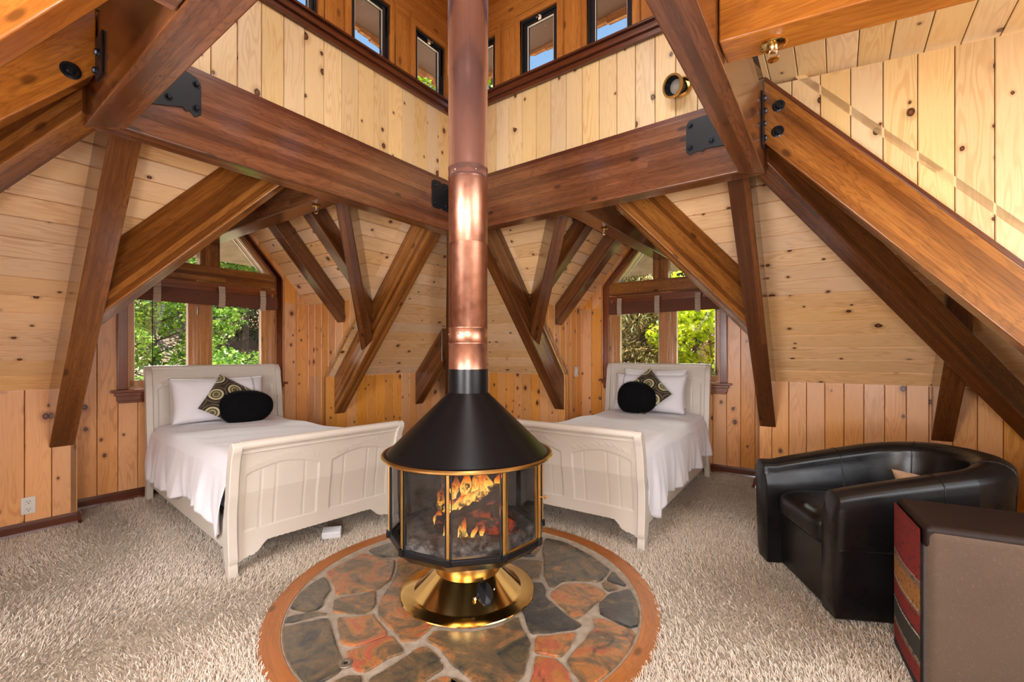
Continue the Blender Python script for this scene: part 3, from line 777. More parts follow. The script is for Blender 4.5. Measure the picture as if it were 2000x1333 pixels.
plate('black steel bracket with bolts on the right ring beam, beside the right corner',FR_,-dr[1],
 [(-1.115,2.48),(-.95,2.492),(-.925,2.478),(-.91,2.49),(-.85,2.478),(-.832,2.50),(-.832,2.66),(-.85,2.69),(-1.115,2.70)],[(-.856,2.655),(-.856,2.52),(-.98,2.53),(-1.0,2.66)])
plate('black steel bracket on the left ring beam, touching the copper flue',FL_,-dl[1],
 [(.84,2.48),(.86,2.465),(.93,2.468),(.95,2.485),(.97,2.468),(1.10,2.465),(1.11,2.48),(1.11,2.68),(1.09,2.70),(.97,2.70),(.95,2.685),(.93,2.70),(.86,2.70),(.84,2.68)],[(.87,2.655),(.87,2.51),(.99,2.655),(.99,2.51)])
plate('black steel bracket on the right ring beam, hidden behind the flue',FR_,-dr[1],
 [(.90,2.465),(1.11,2.465),(1.11,2.70),(.90,2.70)],[(.93,2.65),(.93,2.51)])
plate('black steel bracket with hex nuts at the left corner below the golden timber',FF,df[1],
 [(.88,2.42),(.985,2.42),(.985,2.60),(.88,2.60)],[(.93,2.52),(.96,2.455)],t=1.25)
plate('thin black bracket with four square-headed bolts at the right corner, left of the two washers',FG,dg[1],
 [(1.03,2.40),(1.112,2.40),(1.112,2.70),(1.03,2.70)],[(1.07,2.67),(1.095,2.61),(1.07,2.53),(1.095,2.46)],t=1.25)
def washer(label,p,n,r=.031):
    g=G();n=V(n);q=n.to_track_quat('Z','Y').to_matrix()
    g.lathe([(.0,.012),(.012,.012),(.016,.004),(.026,.006),(r,.004),(r,-.001)],p,32,axis=q)
    tag(g.build('washer',BOLTM,smooth=False),label,'washer')
washer('upper round black washer on the broad rafter at the right corner',FG(1.115,1.326,2.627),-DA)
washer('lower round black washer on the broad rafter at the right corner',FG(1.115,1.322,2.486),-DA)
washer('round black washer on the orange rafter at the upper left',FF(.99,1.334,2.429),-DB,.034)
for k_,(s,z) in enumerate(((1.2,2.45),(1.2,2.38))):
    g=G();p=W(1.118,1.02,0);bolt(g,V(FL_(1.105,1.262,2.47-k_*.09)),dl[1],.02,.025)
    tag(g.build('anchor_bolt',BOLTM),('upper' if k_==0 else 'lower')+' black bolt head poking out left of the flue beneath the ring beam','bolt')
# ---------------------------------------------------------------- sprinklers, fixture, outlet, switch
def sprinkler(label,p,r=.02):
    e=thing('sprinkler',label,'sprinkler',p)
    g=G();g.lathe([(.0,-.002),(r*1.6,-.003),(r*1.75,-.008),(r*1.5,-.012),(r*.6,-.014),(0,-.014)],p,28);autosmooth(g.build('escutcheon',BRASS,e))
    g=G();g.lathe([(0,-.012),(r*.55,-.014),(r*.55,-.03),(r*.3,-.034),(0,-.034)],p,12);
    for s in(-1,1): g.tube([p+V((s*r*.5,0,-.028)),p+V((s*r*.75,0,-.042)),p+V((0,0,-.056))],.0035,6)
    g.build('body',CHROME,e)
    g=G();g.lathe([(0,-.055),(r*.75,-.056),(r*.75,-.059),(0,-.060)],p,10);g.build('deflector',BRASS,e)
sprinkler('small brass sprinkler under the ridge beam of the left alcove',FL_(.003,1.42,2.31),.017)
sprinkler('small brass sprinkler under the ridge beam of the right alcove',FR_(.001,1.75,2.31),.017)
sprinkler('large brass sprinkler under the bright orange beam at the top right',W(.02,-1.41,2.325),.024)
# round brass spot light on the lantern boards
p=W(1.152,-.80,2.93);q=(-DA+DB*-.0).to_track_quat('Z','Y').to_matrix()
e=thing('spotlight','round brass-rimmed black spotlight on the pale boards at the upper right','light',p)
g=G();g.lathe([(.0,.0),(.06,.0),(.06,.016),(.05,.024)],p,32,axis=q);autosmooth(g.build('base',BRASS_SAT,e))
g=G();d2=(-DA*1.0-DZ*.25+DB*.35).normalized();q2=d2.to_track_quat('Z','Y').to_matrix();g.lathe([(.0,.01),(.04,.01),(.046,.05),(.062,.08),(.065,.105),(.056,.107),(.048,.07),(0,.06)],p,32,axis=q2);autosmooth(g.build('shade',BLACKMETAL,e))
g=G();g.lathe([(.0565,.1065),(.0565,.112),(.068,.112),(.069,.10),(.063,.096)],p,32,axis=q2);autosmooth(g.build('rim',BRASS_SAT,e))
g=G();g.lathe([(0,.078),(.03,.074),(.046,.066)],p,24,axis=q2);autosmooth(g.build('lens',plain('lens_glass',(.35,.33,.28),.1),e))
def rect_on(F,s0,s1,t,z0,z1,th,g):
    g.hexa([F(s0,t,z0),F(s1,t,z0),F(s1,t,z1),F(s0,t,z1)],[F(s0,t-th,z0),F(s1,t-th,z0),F(s1,t-th,z1),F(s0,t-th,z1)])
e=thing('wall_outlet','almond double wall outlet low on the left pine wall','outlet',FL_(-1.222,KN,.145))
g=G();rect_on(FL_,-1.257,-1.187,KN,.147,.262,.006,g);g.build('cover_plate',WHITEPL,e,bevel=.003)
for z in (.178,.231):
    g=G();rect_on(FL_,-1.239,-1.205,KN-.006,z-.017,z+.017,.003,g);f_=g.build('receptacle',WHITEPL,e,bevel=.002)
    g=G()
    for ds_ in (-.008,.006): rect_on(FL_,-1.222+ds_,-1.2195+ds_,KN-.009,z-.002,z+.009,.0006,g)
    rect_on(FL_,-1.2245,-1.2185,KN-.009,z-.012,z-.007,.0006,g)
    g.build('slot',BLACKSTEEL,f_,local=False) if False else None
    o=g.build('slots',BLACKSTEEL,e)
e=thing('light_switch','almond rocker light switch on the pine cheek left of the right bed','switch',FR_(DW1,3.15,.97))
g=G();q=[W(3.10,DW1-.001,.975),W(3.19,DW1-.001,.975),W(3.19,DW1-.001,1.095),W(3.10,DW1-.001,1.095)];g.hexa(q,[x-DB*.006 for x in q]);g.build('cover_plate',WHITEPL,e,bevel=.003)
g=G();q=[W(3.13,DW1-.007,1.0),W(3.16,DW1-.007,1.0),W(3.16,DW1-.007,1.07),W(3.13,DW1-.007,1.07)];g.hexa(q,[x-DB*.005 for x in q]);g.build('rocker',WHITEPL,e,bevel=.002)
# ---------------------------------------------------------------- roman shades
WOV=M('woven_shade');o_=WOV.obj();s_=WOV.n('SeparateXYZ');WOV.l(o_,s_.inputs[0])
f_=WOV.math('SINE',WOV.math('MULTIPLY',s_.outputs[2],900));n_,_=WOV.noise(o_,40,3)
WOV.set(col=WOV.mix(WOV.rng(f_,-.4,.8),sr(70,36,24),WOV.mix(n_,sr(130,74,50),sr(150,90,62))),rough=.55,nrm=WOV.bump(f_,.5,.003));WOV=WOV.m
TAPE=M('woven_tape');o_=TAPE.obj();s_=TAPE.n('SeparateXYZ');TAPE.l(o_,s_.inputs[0]);f_=TAPE.math('SINE',TAPE.math('MULTIPLY',s_.outputs[2],700))
TAPE.set(col=TAPE.mix(TAPE.rng(f_,-.5,.5),sr(150,122,98),sr(222,202,178)),rough=.8,nrm=TAPE.bump(f_,.6,.003));TAPE=TAPE.m
def shade(nm,label,s0,s1,tapes,cord):
    F=sides[nm];ds,dt=dirs[nm]
    e=thing('roman_shade',label,'blind',F((s0+s1)/2,GB-.04,1.70))
    g=G();rect_on(F,s0,s1,GB-.005,1.885,1.93,.035,g);rect_on(F,s0,s1,GB-.03,1.84,1.90,.006,g);g.build('headrail',CASING,e,bevel=.003)
    g=G()
    for q in range(5):
        z1=1.86-q*.004;z0=1.745-q*.007
        g.grid(lambda u,v,q=q:F(s0+.01+(s1-s0-.02)*u,GB-.02-.012*q-.012*math.sin(v*PI),z0+(z1-z0)*v),24,6)
        g.grid(lambda u,v,q=q:F(s0+.01+(s1-s0-.02)*u,GB-.02-.012*q-.012*math.sin(v*PI)-.003,z0+(z1-z0)*v),24,6)
    g.tube([F(s0+.01,GB-.05,1.735),F(s1-.01,GB-.05,1.735)],.018,10)
    g.build('rolled_fabric',WOV,e,smooth=True)
    for s in tapes:
        g=G();g.grid(lambda u,v:F(s+(u-.5)*.055,GB-.088-.012*math.sin(v*PI*1.0)-.004*math.sin(v*40),1.70+.20*v),4,30)
        g.grid(lambda u,v:F(s+(u-.5)*.055,GB-.084-.012*math.sin(v*PI*1.0)-.004*math.sin(v*40),1.70+.20*v),4,30)
        g.build('tape',TAPE,e,smooth=True)
    g=G();g.tube([F(cord,GB-.045,1.86),F(cord,GB-.045,1.06)],.0035,6);g.tube([F(cord,GB-.045,1.09),F(cord,GB-.045,1.075),F(cord,GB-.045,1.03)],[.004,.009,.009],8)
    g.build('pull_cord',BLACKSTEEL,e)
    g=G();sc=s1-.04 if nm=='left' else s1-.03;g.box(F(sc,GB-.035,1.865),(.02,.02,.04));g.build('cord_lock',CHROME,e)
shade('left','rolled brown woven roman shade with beige tapes over the left bed window',-.60,.635,(-.42,.09,.47),-.44)
shade('right','rolled brown woven roman shade with beige tapes over the right bed window',-.60,.62,(-.40,.03,.47),-.57)
# ---------------------------------------------------------------- hearth disc
HC=(OX+.012,OY-.0,0)
c=W(.011,-.015,0)
H=thing('round_hearth','round flagstone hearth with orange wooden rim under the fireplace','hearth',c)
def ring_prof(r0,r1,z0,z1): return [(r0,z0),(r0,z1),(r1,z1),(r1,z0),(r0,z0)]
g=G()
n=96
for i in range(n):
    a0=2*PI*i/n;a1=2*PI*(i+1)/n
    P=lambda r,a,z:c+V((r*math.cos(a),r*math.sin(a),z))
    seg=int(i/16)
    vs=[P(.880,a0,.012),P(.965,a0,.012),P(.965,a1,.012),P(.880,a1,.012)]
    g.add(vs,[[0,1,2,3]],[[(a0*.92,.0),(a0*.92,.085),(a1*.92,.085),(a1*.92,.0)]],seg*.13)
    for r,sg in((.880,0),(.965,1)):
        vs=[P(r,a0,-.02),P(r,a1,-.02),P(r,a1,.012),P(r,a0,.012)];g.add(vs,[[0,1,2,3]],[[(a0*.92,.1),(a1*.92,.1),(a1*.92,.12),(a0*.92,.12)]],seg*.13)
RIM=stain('hearth_rim_wood',sr(162,96,46),sr(192,124,64),sr(208,144,82),rough=.4,lam=.3,lamw=.1,coat=.2)
g.build('rim',RIM,H,smooth=False)
GROUT=mottled('grout',sr(150,136,118),sr(178,166,150),.8,0,25,5,.4,120)
g=G();g.lathe([(0,.006),(.868,.006),(.872,.009),(.881,.009)],c,96);g.build('grout',GROUT,H)
ST=M('slate_stone');r=ST.rnd();o_=ST.obj()
mp=ST.n('Mapping');ST.l(o_,mp.inputs[0]);ST.l(ST.vec(ST.math('MULTIPLY',r,13),ST.math('MULTIPLY',r,29),ST.math('MULTIPLY',r,7)),mp.inputs['Location'])
n1,_=ST.noise(mp.outputs[0],4.2,7,.66,2.2);n2,_=ST.noise(mp.outputs[0],7,5,.6,2.0);n3,_=ST.noise(mp.outputs[0],26,5,.65,.5)
tone=ST.math('FRACT',r)      # 0 olive grey .. 1 red
fr=ST.math('ADD',ST.math('MULTIPLY',ST.math('SUBTRACT',n1,.5),2.0),tone,clamp=True)
colr=ST.ramp(fr,[(.0,sr(50,52,54)),(.22,sr(88,80,64)),(.42,sr(112,92,68)),(.54,sr(142,106,72)),(.66,sr(176,118,66)),(.80,sr(164,92,66)),(1,sr(190,98,72))])
colr=ST.mix(ST.rng(n2,.56,.74,0,.75),colr,sr(56,50,50))
colr=ST.mix(ST.rng(n3,.5,.8,0,.35),colr,sr(64,52,44))
ST.set(col=colr,rough=ST.rng(n2,.3,.7,.34,.2),coat=.8,coatr=.12,nrm=ST.bump(n1,.35,.02,ST.bump(n3,.15,.004)));ST=ST.m
STONES=[('g',[(-0.657,0.469),(-0.526,0.606),(-0.48,0.615),(-0.405,0.401),(-0.451,0.376),(-0.532,0.376),(-0.611,0.418)]),
('o',[(-0.806,0.187),(-0.681,0.426),(-0.643,0.401),(-0.525,0.352),(-0.453,0.328),(-0.423,0.173),(-0.421,0.079),(-0.46,-0.008),(-0.536,-0.026),(-0.654,-0.059),(-0.703,0.041),(-0.764,0.118)]),
('g',[(-0.846,-0.17),(-0.848,-0.067),(-0.835,0.041),(-0.8,0.125),(-0.766,0.092),(-0.703,-0.008),(-0.703,-0.089),(-0.682,-0.155),(-0.696,-0.191),(-0.746,-0.208)]),
('g',[(-0.832,-0.265),(-0.745,-0.223),(-0.698,-0.211),(-0.629,-0.226),(-0.689,-0.246),(-0.759,-0.289),(-0.805,-0.295),(-0.825,-0.284)]),
('b',[(-0.643,-0.112),(-0.626,-0.084),(-0.528,-0.05),(-0.463,-0.018),(-0.421,-0.155),(-0.436,-0.201),(-0.464,-0.221),(-0.527,-0.221),(-0.612,-0.211)]),
('r',[(-0.445,0.352),(-0.383,0.368),(-0.297,0.305),(-0.172,0.201),(-0.096,-0.265),(-0.121,-0.343),(-0.164,-0.42),(-0.223,-0.432),(-0.279,-0.356),(-0.382,-0.246),(-0.406,-0.165),(-0.407,-0.123),(-0.406,-0.044),(-0.401,0.066),(-0.41,0.201)]),
('r',[(-0.572,-0.26),(-0.492,-0.256),(-0.411,-0.228),(-0.396,-0.256),(-0.296,-0.382),(-0.341,-0.42),(-0.405,-0.46),(-0.447,-0.456),(-0.481,-0.44),(-0.527,-0.356)]),
('r2',[(-0.439,-0.498),(-0.387,-0.468),(-0.338,-0.428),(-0.282,-0.386),(-0.194,-0.498),(-0.248,-0.531),(-0.319,-0.615),(-0.363,-0.608),(-0.397,-0.567),(-0.424,-0.539)]),
('g',[(-0.818,-0.339),(-0.747,-0.312),(-0.617,-0.254),(-0.554,-0.356),(-0.505,-0.44),(-0.436,-0.553),(-0.419,-0.611),(-0.446,-0.647),(-0.48,-0.674),(-0.585,-0.7),(-0.621,-0.674),(-0.684,-0.588),(-0.749,-0.479),(-0.792,-0.399)]),
('g',[(-0.453,-0.697),(-0.383,-0.631),(-0.328,-0.638),(-0.292,-0.738),(-0.409,-0.738)]),
('b',[(-0.298,-0.657),(-0.251,-0.608),(-0.185,-0.528),(-0.147,-0.475),(-0.119,-0.464),(-0.041,-0.539),(-0.048,-0.553),(-0.023,-0.574),(-0.022,-0.598),(-0.083,-0.669),(-0.105,-0.738),(-0.27,-0.738)]),
('r',[(-0.073,-0.674),(-0.006,-0.638),(0.013,-0.647),(0.063,-0.681),(0.061,-0.738),(-0.083,-0.738)]),
('b',[(-0.125,-0.416),(-0.095,-0.356),(0.057,-0.369),(0.189,-0.33),(0.278,-0.246),(0.293,-0.33),(0.313,-0.391),(0.332,-0.44),(0.322,-0.502),(0.313,-0.553),(0.296,-0.634),(0.263,-0.674),(0.258,-0.738),(0.149,-0.738),(0.109,-0.672),(0.004,-0.567),(-0.055,-0.471)]),
('b',[(0.014,-0.641),(0.073,-0.674),(0.115,-0.738),(0.028,-0.738)]),
('b',[(0.286,0.376),(0.403,0.654),(0.453,0.674),(0.428,0.478),(0.398,0.414)]),
('b',[(0.186,0.245),(0.285,0.336),(0.429,0.324),(0.418,0.201),(0.402,0.112),(0.342,0.112),(0.282,0.066),(0.197,0.092)]),
('g',[(0.472,0.654),(0.597,0.587),(0.725,0.409),(0.811,0.223),(0.808,0.194),(0.726,0.073),(0.611,0.092),(0.531,0.086),(0.466,0.016),(0.448,0.028),(0.432,0.118),(0.446,0.352),(0.443,0.469)]),
('k',[(0.825,0.194),(0.866,0.022),(0.763,0.092)]),
('b',[(0.738,0.066),(0.779,0.079),(0.808,0.035),(0.806,-0.002),(0.752,-0.02),(0.734,0.016)]),
('r',[(0.442,-0.05),(0.521,0.047),(0.606,0.056),(0.675,0.041),(0.721,-0.014),(0.734,-0.044),(0.676,-0.123),(0.607,-0.211),(0.559,-0.265),(0.529,-0.236),(0.481,-0.144)]),
('k',[(0.759,-0.044),(0.87,0.001),(0.874,-0.101),(0.862,-0.206),(0.835,-0.321),(0.782,-0.334),(0.672,-0.231),(0.678,-0.155),(0.688,-0.123)]),
('k',[(0.308,0.053),(0.412,0.066),(0.431,-0.02),(0.415,-0.067),(0.477,-0.186),(0.525,-0.265),(0.568,-0.312),(0.542,-0.339),(0.437,-0.365),(0.329,-0.374),(0.311,-0.265),(0.301,-0.206)]),
('o',[(0.352,-0.399),(0.435,-0.386),(0.535,-0.369),(0.5,-0.456),(0.456,-0.528),(0.422,-0.524),(0.383,-0.513),(0.344,-0.498)]),
('r',[(0.638,-0.26),(0.686,-0.275),(0.784,-0.348),(0.796,-0.391),(0.778,-0.448),(0.739,-0.517),(0.697,-0.588),(0.63,-0.674),(0.58,-0.738),(0.506,-0.738),(0.502,-0.647),(0.481,-0.601),(0.473,-0.553),(0.522,-0.479),(0.566,-0.424),(0.604,-0.356),(0.629,-0.339),(0.627,-0.293)]),
('r2',[(0.346,-0.524),(0.421,-0.539),(0.446,-0.574),(0.47,-0.615),(0.476,-0.674),(0.476,-0.738),(0.293,-0.738),(0.328,-0.641),(0.341,-0.567)])]

tones={'g':.22,'k':.06,'b':.40,'o':.56,'r':.56,'r2':.70}
def chaikin(P,k=1):
    for _ in range(k):
        Q=[]
        for i in range(len(P)):
            p=P[i];q=P[(i+1)%len(P)]
            Q.append((p[0]*.88+q[0]*.12,p[1]*.88+q[1]*.12));Q.append((p[0]*.12+q[0]*.88,p[1]*.12+q[1]*.88))
        P=Q
    return P
EXTRA=[('r',[(-.1,.45),(.1,.5),(.15,.82),(-.15,.84),(-.3,.7)]),('b',[(-.35,.65),(-.2,.8),(-.42,.73)]),('k',[(.1,.4),(.4,.38),(.35,.44),(.12,.5)]),
 ('o',[(-.35,-.86),(-.1,-.8),(.15,-.86),(0,-.87),(-.2,-.868)])]
g=G();rs=random.Random(5)
for t_,P in STONES+EXTRA:
    P=chaikin(P)
    # irregular edge
    Q=[]
    for i in range(len(P)):
        p=P[i];q=P[(i+1)%len(P)];L=math.hypot(q[0]-p[0],q[1]-p[1]);m=max(1,int(L/.025))
        for j in range(m):
            f=j/m;Q.append((p[0]+(q[0]-p[0])*f+rs.uniform(-.0022,.0022),p[1]+(q[1]-p[1])*f+rs.uniform(-.0022,.0022)))
    Q=[(x-.011*UAx+.015*UBx,y-.011*UAy+.015*UBy) for x,y in Q]
    Q=[(x,y) if math.hypot(x,y)<.866 else (x/math.hypot(x,y)*.866,y/math.hypot(x,y)*.866) for x,y in Q]
    ar=sum(Q[i][0]*Q[(i+1)%len(Q)][1]-Q[(i+1)%len(Q)][0]*Q[i][1] for i in range(len(Q)))
    if ar<0:Q=Q[::-1]
    cx=sum(p[0] for p in Q)/len(Q);cy=sum(p[1] for p in Q)/len(Q)
    ins=[(x+(cx-x)*min(1,.005/max(.01,math.hypot(x-cx,y-cy))),y+(cy-y)*min(1,.005/max(.01,math.hypot(x-cx,y-cy)))) for x,y in Q]
    n=len(Q);tn=tones[t_]+rs.uniform(-.05,.05)+rs.randint(0,9)
    vs=[c+V((x,y,.003)) for x,y in Q]+[c+V((x,y,.0125)) for x,y in Q]+[c+V((x,y,.015)) for x,y in ins]
    g.add(vs,[[i,(i+1)%n,n+(i+1)%n,n+i] for i in range(n)]+[[n+i,n+(i+1)%n,2*n+(i+1)%n,2*n+i] for i in range(n)]+[[2*n+i for i in range(n)]],None,tn)
g.build('flagstones',ST,H)
# round fitting in the hearth
p=W(-.705,.0,.014);e=thing('floor_fitting','small round metal fitting set in the flagstones at the lower left','fitting',p)
g=G();g.lathe([(.008,.001),(.012,.004),(.020,.005),(.027,.003),(.028,-.0)],p,28);autosmooth(g.build('collar',plain('worn_steel',(.42,.36,.28),.35,.8),e))
g=G();g.box(p+V((0,0,.001)),(.015,.015,.002));g.build('socket',BLACKSTEEL,e)
# ---------------------------------------------------------------- fireplace
FC=W(.011,-.015,0)
FP=thing('freestanding_fireplace','freestanding round fireplace with black conical hood, glass firebox and brass pedestal','fireplace',FC+V((0,0,.015)))
z0=.015
g=G();g.lathe([(0,z0+.001),(.345,z0),(.348,z0+.003),(.345,z0+.007),(.285,z0+.009),(.276,z0+.014),(.14,.155),(.135,.16)],FC,96);autosmooth(g.build('pedestal',BRASS,FP),30)
g=G();g.lathe([(.137,.122),(.166,.124),(.168,.128),(.168,.19),(.164,.194),(.13,.196)],FC,96);autosmooth(g.build('neck_band',BRASS_SAT,FP),30)
# ash door on the pedestal
ang=math.radians(-62);
nrm=V((math.cos(ang)*.72,math.sin(ang)*.72,.69)).normalized()
pd=FC+V((math.cos(ang)*.212,math.sin(ang)*.212,.085));qd=nrm.to_track_quat('Z','Y').to_matrix()
g=G();g.lathe([(0,.012),(.045,.012),(.052,.006),(.052,-.012)],pd,36,axis=qd@Matrix.Diagonal((.78,1.1,1)));autosmooth(g.build('ash_door',BLACKMETAL,FP))
g=G();td=V((-math.sin(ang),math.cos(ang),0));
g.build('latch_bar',CHROME,FP) if False else None
g.lathe([(0,.02),(.009,.016),(.011,.008),(0,.0)],pd-td*.058+nrm*.012-V((0,0,.012)),14,axis=qd);g.build('door_latch',CHROME,FP);g=G();g.lathe([(0,.01),(.005,.008),(.006,0)],pd+td*.045+nrm*.01+V((0,0,.01)),12,axis=qd)
g.build('door_hinge',CHROME,FP)
# octagonal black bowl
NP=10;ZB=.342;ANG=[math.radians(-169+36*k) for k in range(NP)];RB=.396
def octo(r,z,): return [FC+V((r*math.cos(a),r*math.sin(a),z)) for a in ANG]
g=G();rings=[octo(.150,.190),octo(.20,.198),octo(.36,.272),octo(.408,.318),octo(.406,.342),octo(.366,.344),octo(.356,.325)]
for a_,b_ in zip(rings[:-1],rings[1:]):
    for i in range(NP): g.poly([a_[i],a_[(i+1)%NP],b_[(i+1)%NP],b_[i]])
g.poly(rings[-1]);g.poly(rings[0][::-1])
g.build('firebox_tray',BLACKMETAL,FP,bevel=.004)
for a in ANG:
    g=G();g.box(FC+V((.403*math.cos(a),.403*math.sin(a),.335)),(.026,.028,.036),Matrix.Rotation(a,3,'Z'));g.build('corner_block',BLACKMETAL,FP,bevel=.004)
ZTOP=.738
for a in ANG:
    g=G();R_=Matrix.Rotation(a,3,'Z')
    g.box(FC+R_@V((.402,0,(ZB+ZTOP)/2)),(.012,.014,ZTOP-ZB),R_);g.build('corner_post',BRASS_SAT,FP,bevel=.002)
for k in range(NP):
    A=FC+V((RB*math.cos(ANG[k]),RB*math.sin(ANG[k]),0));B=FC+V((RB*math.cos(ANG[(k+1)%NP]),RB*math.sin(ANG[(k+1)%NP]),0))
    d=(B-A).normalized();nn=V((d.y,-d.x,0));
    if k!=0:
        g=G()
        a0=A+d*.014;b0=B-d*.014
        g.hexa([a0+DZ*(ZB+.008),b0+DZ*(ZB+.008),b0+DZ*(ZTOP-.01),a0+DZ*(ZTOP-.01)],[a0-nn*-.004+DZ*(ZB+.008),b0-nn*-.004+DZ*(ZB+.008),b0-nn*-.004+DZ*(ZTOP-.01),a0-nn*-.004+DZ*(ZTOP-.01)])
        g.build('glass_pane',STOVEGLASS,FP)
    g=G()
    fr_=.014 if k in(3,7) else .005
    for (x0,x1,y0,y1) in ((.010,.010+fr_,ZB,ZTOP),(1,0,ZB,ZTOP),(.010,0,ZB,ZB+fr_),(.010,0,ZTOP-fr_,ZTOP)):
        if x0==1: p0=B-d*(.010+fr_);p1=B-d*.010
        elif x1==0: p0=A+d*.010;p1=B-d*.010
        else: p0=A+d*x0;p1=A+d*x1
        g.hexa([p0-nn*-.008+DZ*y0,p1-nn*-.008+DZ*y0,p1+nn*-.004+DZ*y0,p0+nn*-.004+DZ*y0],[p0-nn*-.008+DZ*y1,p1-nn*-.008+DZ*y1,p1+nn*-.004+DZ*y1,p0+nn*-.004+DZ*y1])
    g.build('door_frame',BRASS_SAT if k in(3,7) else DKSASH,FP,bevel=.0015)
k=2
# knob on the right-hand door
a=ANG[4];
A=FC+V((.415*math.cos(a),.40*math.sin(a),.55))
g=G();g.tube([A-V((.01,0,0)),A+V((.012,0,0))],.003,8);g.lathe([(0,.012),(.007,.008),(.008,.0),(0,-.004)],A+V((.014,0,0)),14,axis=V((1,0,0)).to_track_quat('Z','Y').to_matrix());g.build('knob',BRASS,FP)
# hood
g=G();g.lathe([(.105,1.172),(.105,1.05),(.112,1.042),(.415,.748),(.437,.742),(.437,.738)],FC,128);autosmooth(g.build('hood',BLACKMETAL,FP),25)
g=G();g.lathe([(.41,.747),(.43,.7335),(.438,.727),(.443,.731),(.443,.739),(.437,.746),(.43,.744)],FC,128);autosmooth(g.build('hood_rim',BRASS_SAT,FP),40)
g=G();g.lathe([(.43,.734),(.15,.80),(.104,.86),(.104,.9)],FC,48);g.build('smoke_baffle',plain('soot_black',(.01,.01,.01),.8),FP)
g=G();g.lathe([(0,.346),(.33,.346),(.345,.330)],FC,32);g.build('ash_bed',mottled('ash',sr(60,56,54),sr(140,126,116),.95,0,18,5,.8,60),FP)
# flue
FL=thing('copper_flue','tall round copper flue pipe rising from the black hood up into the lantern','flue pipe',FC+V((0,0,1.16)))
COP=M('aged_copper');o_=COP.obj();n1,_=COP.noise(o_,4,5,.65,.6);n2,_=COP.noise(o_,22,4,.6);s_=COP.n('SeparateXYZ');COP.l(o_,s_.inputs[0])
cc=COP.ramp(n1,[(.25,(.44,.19,.12)),(.5,(.62,.31,.21)),(.75,(.76,.43,.30))]);cc=COP.mix(COP.rng(n2,.55,.75,0,.2),cc,(.42,.16,.09))
COP.set(col=cc,metal=1,rough=COP.rng(n2,.3,.7,.31,.40));COP=COP.m
COP2=M('dark_copper');o_=COP2.obj();n1,_=COP2.noise(o_,3,4,.6);COP2.set(col=COP2.mix(n1,(.38,.18,.15),(.47,.26,.22)),metal=.75,rough=.2,coat=.5,coatr=.08);COP2=COP2.m
g=G();g.lathe([(.1,1.168),(.1015,1.168),(.1015,1.30)],FC,96);g.lathe([(.1015,1.30),(.1035,1.302),(.1035,1.308),(.1015,1.31),(.102,1.345),(.1015,1.382),(.1035,1.384),(.1035,1.388),(.1015,1.39)],FC,96);g.lathe([(.1015,1.39),(.1015,1.828)],FC,96);autosmooth(g.build('lower_pipe',COP,FL),50)
g=G();g.lathe([(.1005,1.824),(.1025,1.826),(.1025,2.165)],FC,96);autosmooth(g.build('middle_pipe',COP,FL),50)
g=G();g.lathe([(.1025,2.16),(.1045,2.172),(.103,2.18),(.103,2.212),(.1045,2.22),(.103,2.226),(.103,2.70)],FC,96);g.lathe([(.103,2.70),(.1065,2.704),(.1065,4.7)],FC,96);autosmooth(g.build('upper_pipe',COP2,FL),50)
for zz,an in ((1.352,-112),(1.352,-65),(1.352,-160),(2.19,-125),(2.19,-62)):
    a=math.radians(an);g=G();q=V((math.cos(a),math.sin(a),0));g.lathe([(0,.005),(.003,.004),(.0045,0)],FC+q*.1025+DZ*zz,10,axis=q.to_track_quat('Z','Y').to_matrix());g.build('screw',CHROME,FL)
# logs and flames
LOG=M('burning_log');o_=LOG.obj();n1,_=LOG.noise(o_,11,6,.7,.5);n2,_=LOG.noise(o_,28,5,.7)
em=LOG.ramp(n1,[(.52,(0,0,0)),(.62,(.9,.08,.01)),(.74,(1,.3,.05))])
LOG.set(col=LOG.mix(n2,sr(24,16,14),sr(78,46,36)),rough=.9,em=em,ems=.7,nrm=LOG.bump(n2,.8,.02));LOG=LOG.m
def log(label,p0,p1,r0,r1,seed):
    rr=random.Random(seed);p0=FC+V(p0);p1=FC+V(p1);ax=(p1-p0);L=ax.length;ax.normalize()
    u=ax.cross(DZ).normalized();w=ax.cross(u);ph=[rr.uniform(0,6.28) for _ in range(6)]
    def f(a,t):
        th=2*PI*a;r=(r0+(r1-r0)*t)*(1+.09*math.sin(3*th+ph[0]+2*t)+.06*math.sin(5*th+ph[1]-5*t)+.05*math.sin(9*t+ph[2]))
        e=1 if 0.02<t<.98 else .0
        tt=min(max(t,.02),.98)
        return p0+ax*(L*tt)+(u*math.cos(th)+w*math.sin(th))*r*e
    g=G();g.grid(f,26,50,closeu=True);o=g.build('fire_log',LOG,smooth=True,merge=True)
    return tag(o,label,'log')
log('thick charred log lying lowest across the front of the fire, glowing red',(-.17,-.06,.37),(.18,-.10,.375),.045,.04,1)
log('charred log slanting up to the right over the fire with flames on it',(-.11,-.05,.43),(.20,-.02,.545),.042,.048,2)
log('charred log at the back of the fire bed pointing to the left',(-.20,.10,.375),(.12,.14,.38),.05,.045,3)
log('glowing log seen end-on at the right side of the firebox',(.22,-.13,.365),(.16,.14,.40),.048,.042,4)
log('short charred log standing steeply at the left of the flames',(-.17,.02,.36),(-.10,.05,.56),.05,.035,5)
FLM=M('flame');u,v=FLM.uv();n1,_=FLM.noise(FLM.obj(),26,4,.6,1.2)
hv=FLM.math('ADD',v,FLM.math('MULTIPLY',FLM.math('SUBTRACT',n1,.5),.9))
colf=FLM.ramp(hv,[(0,(1,.30,.02)),(.15,(1,.62,.13)),(.35,(1,.45,.06)),(.55,(1,.20,.015)),(1,(.6,.04,.01))])
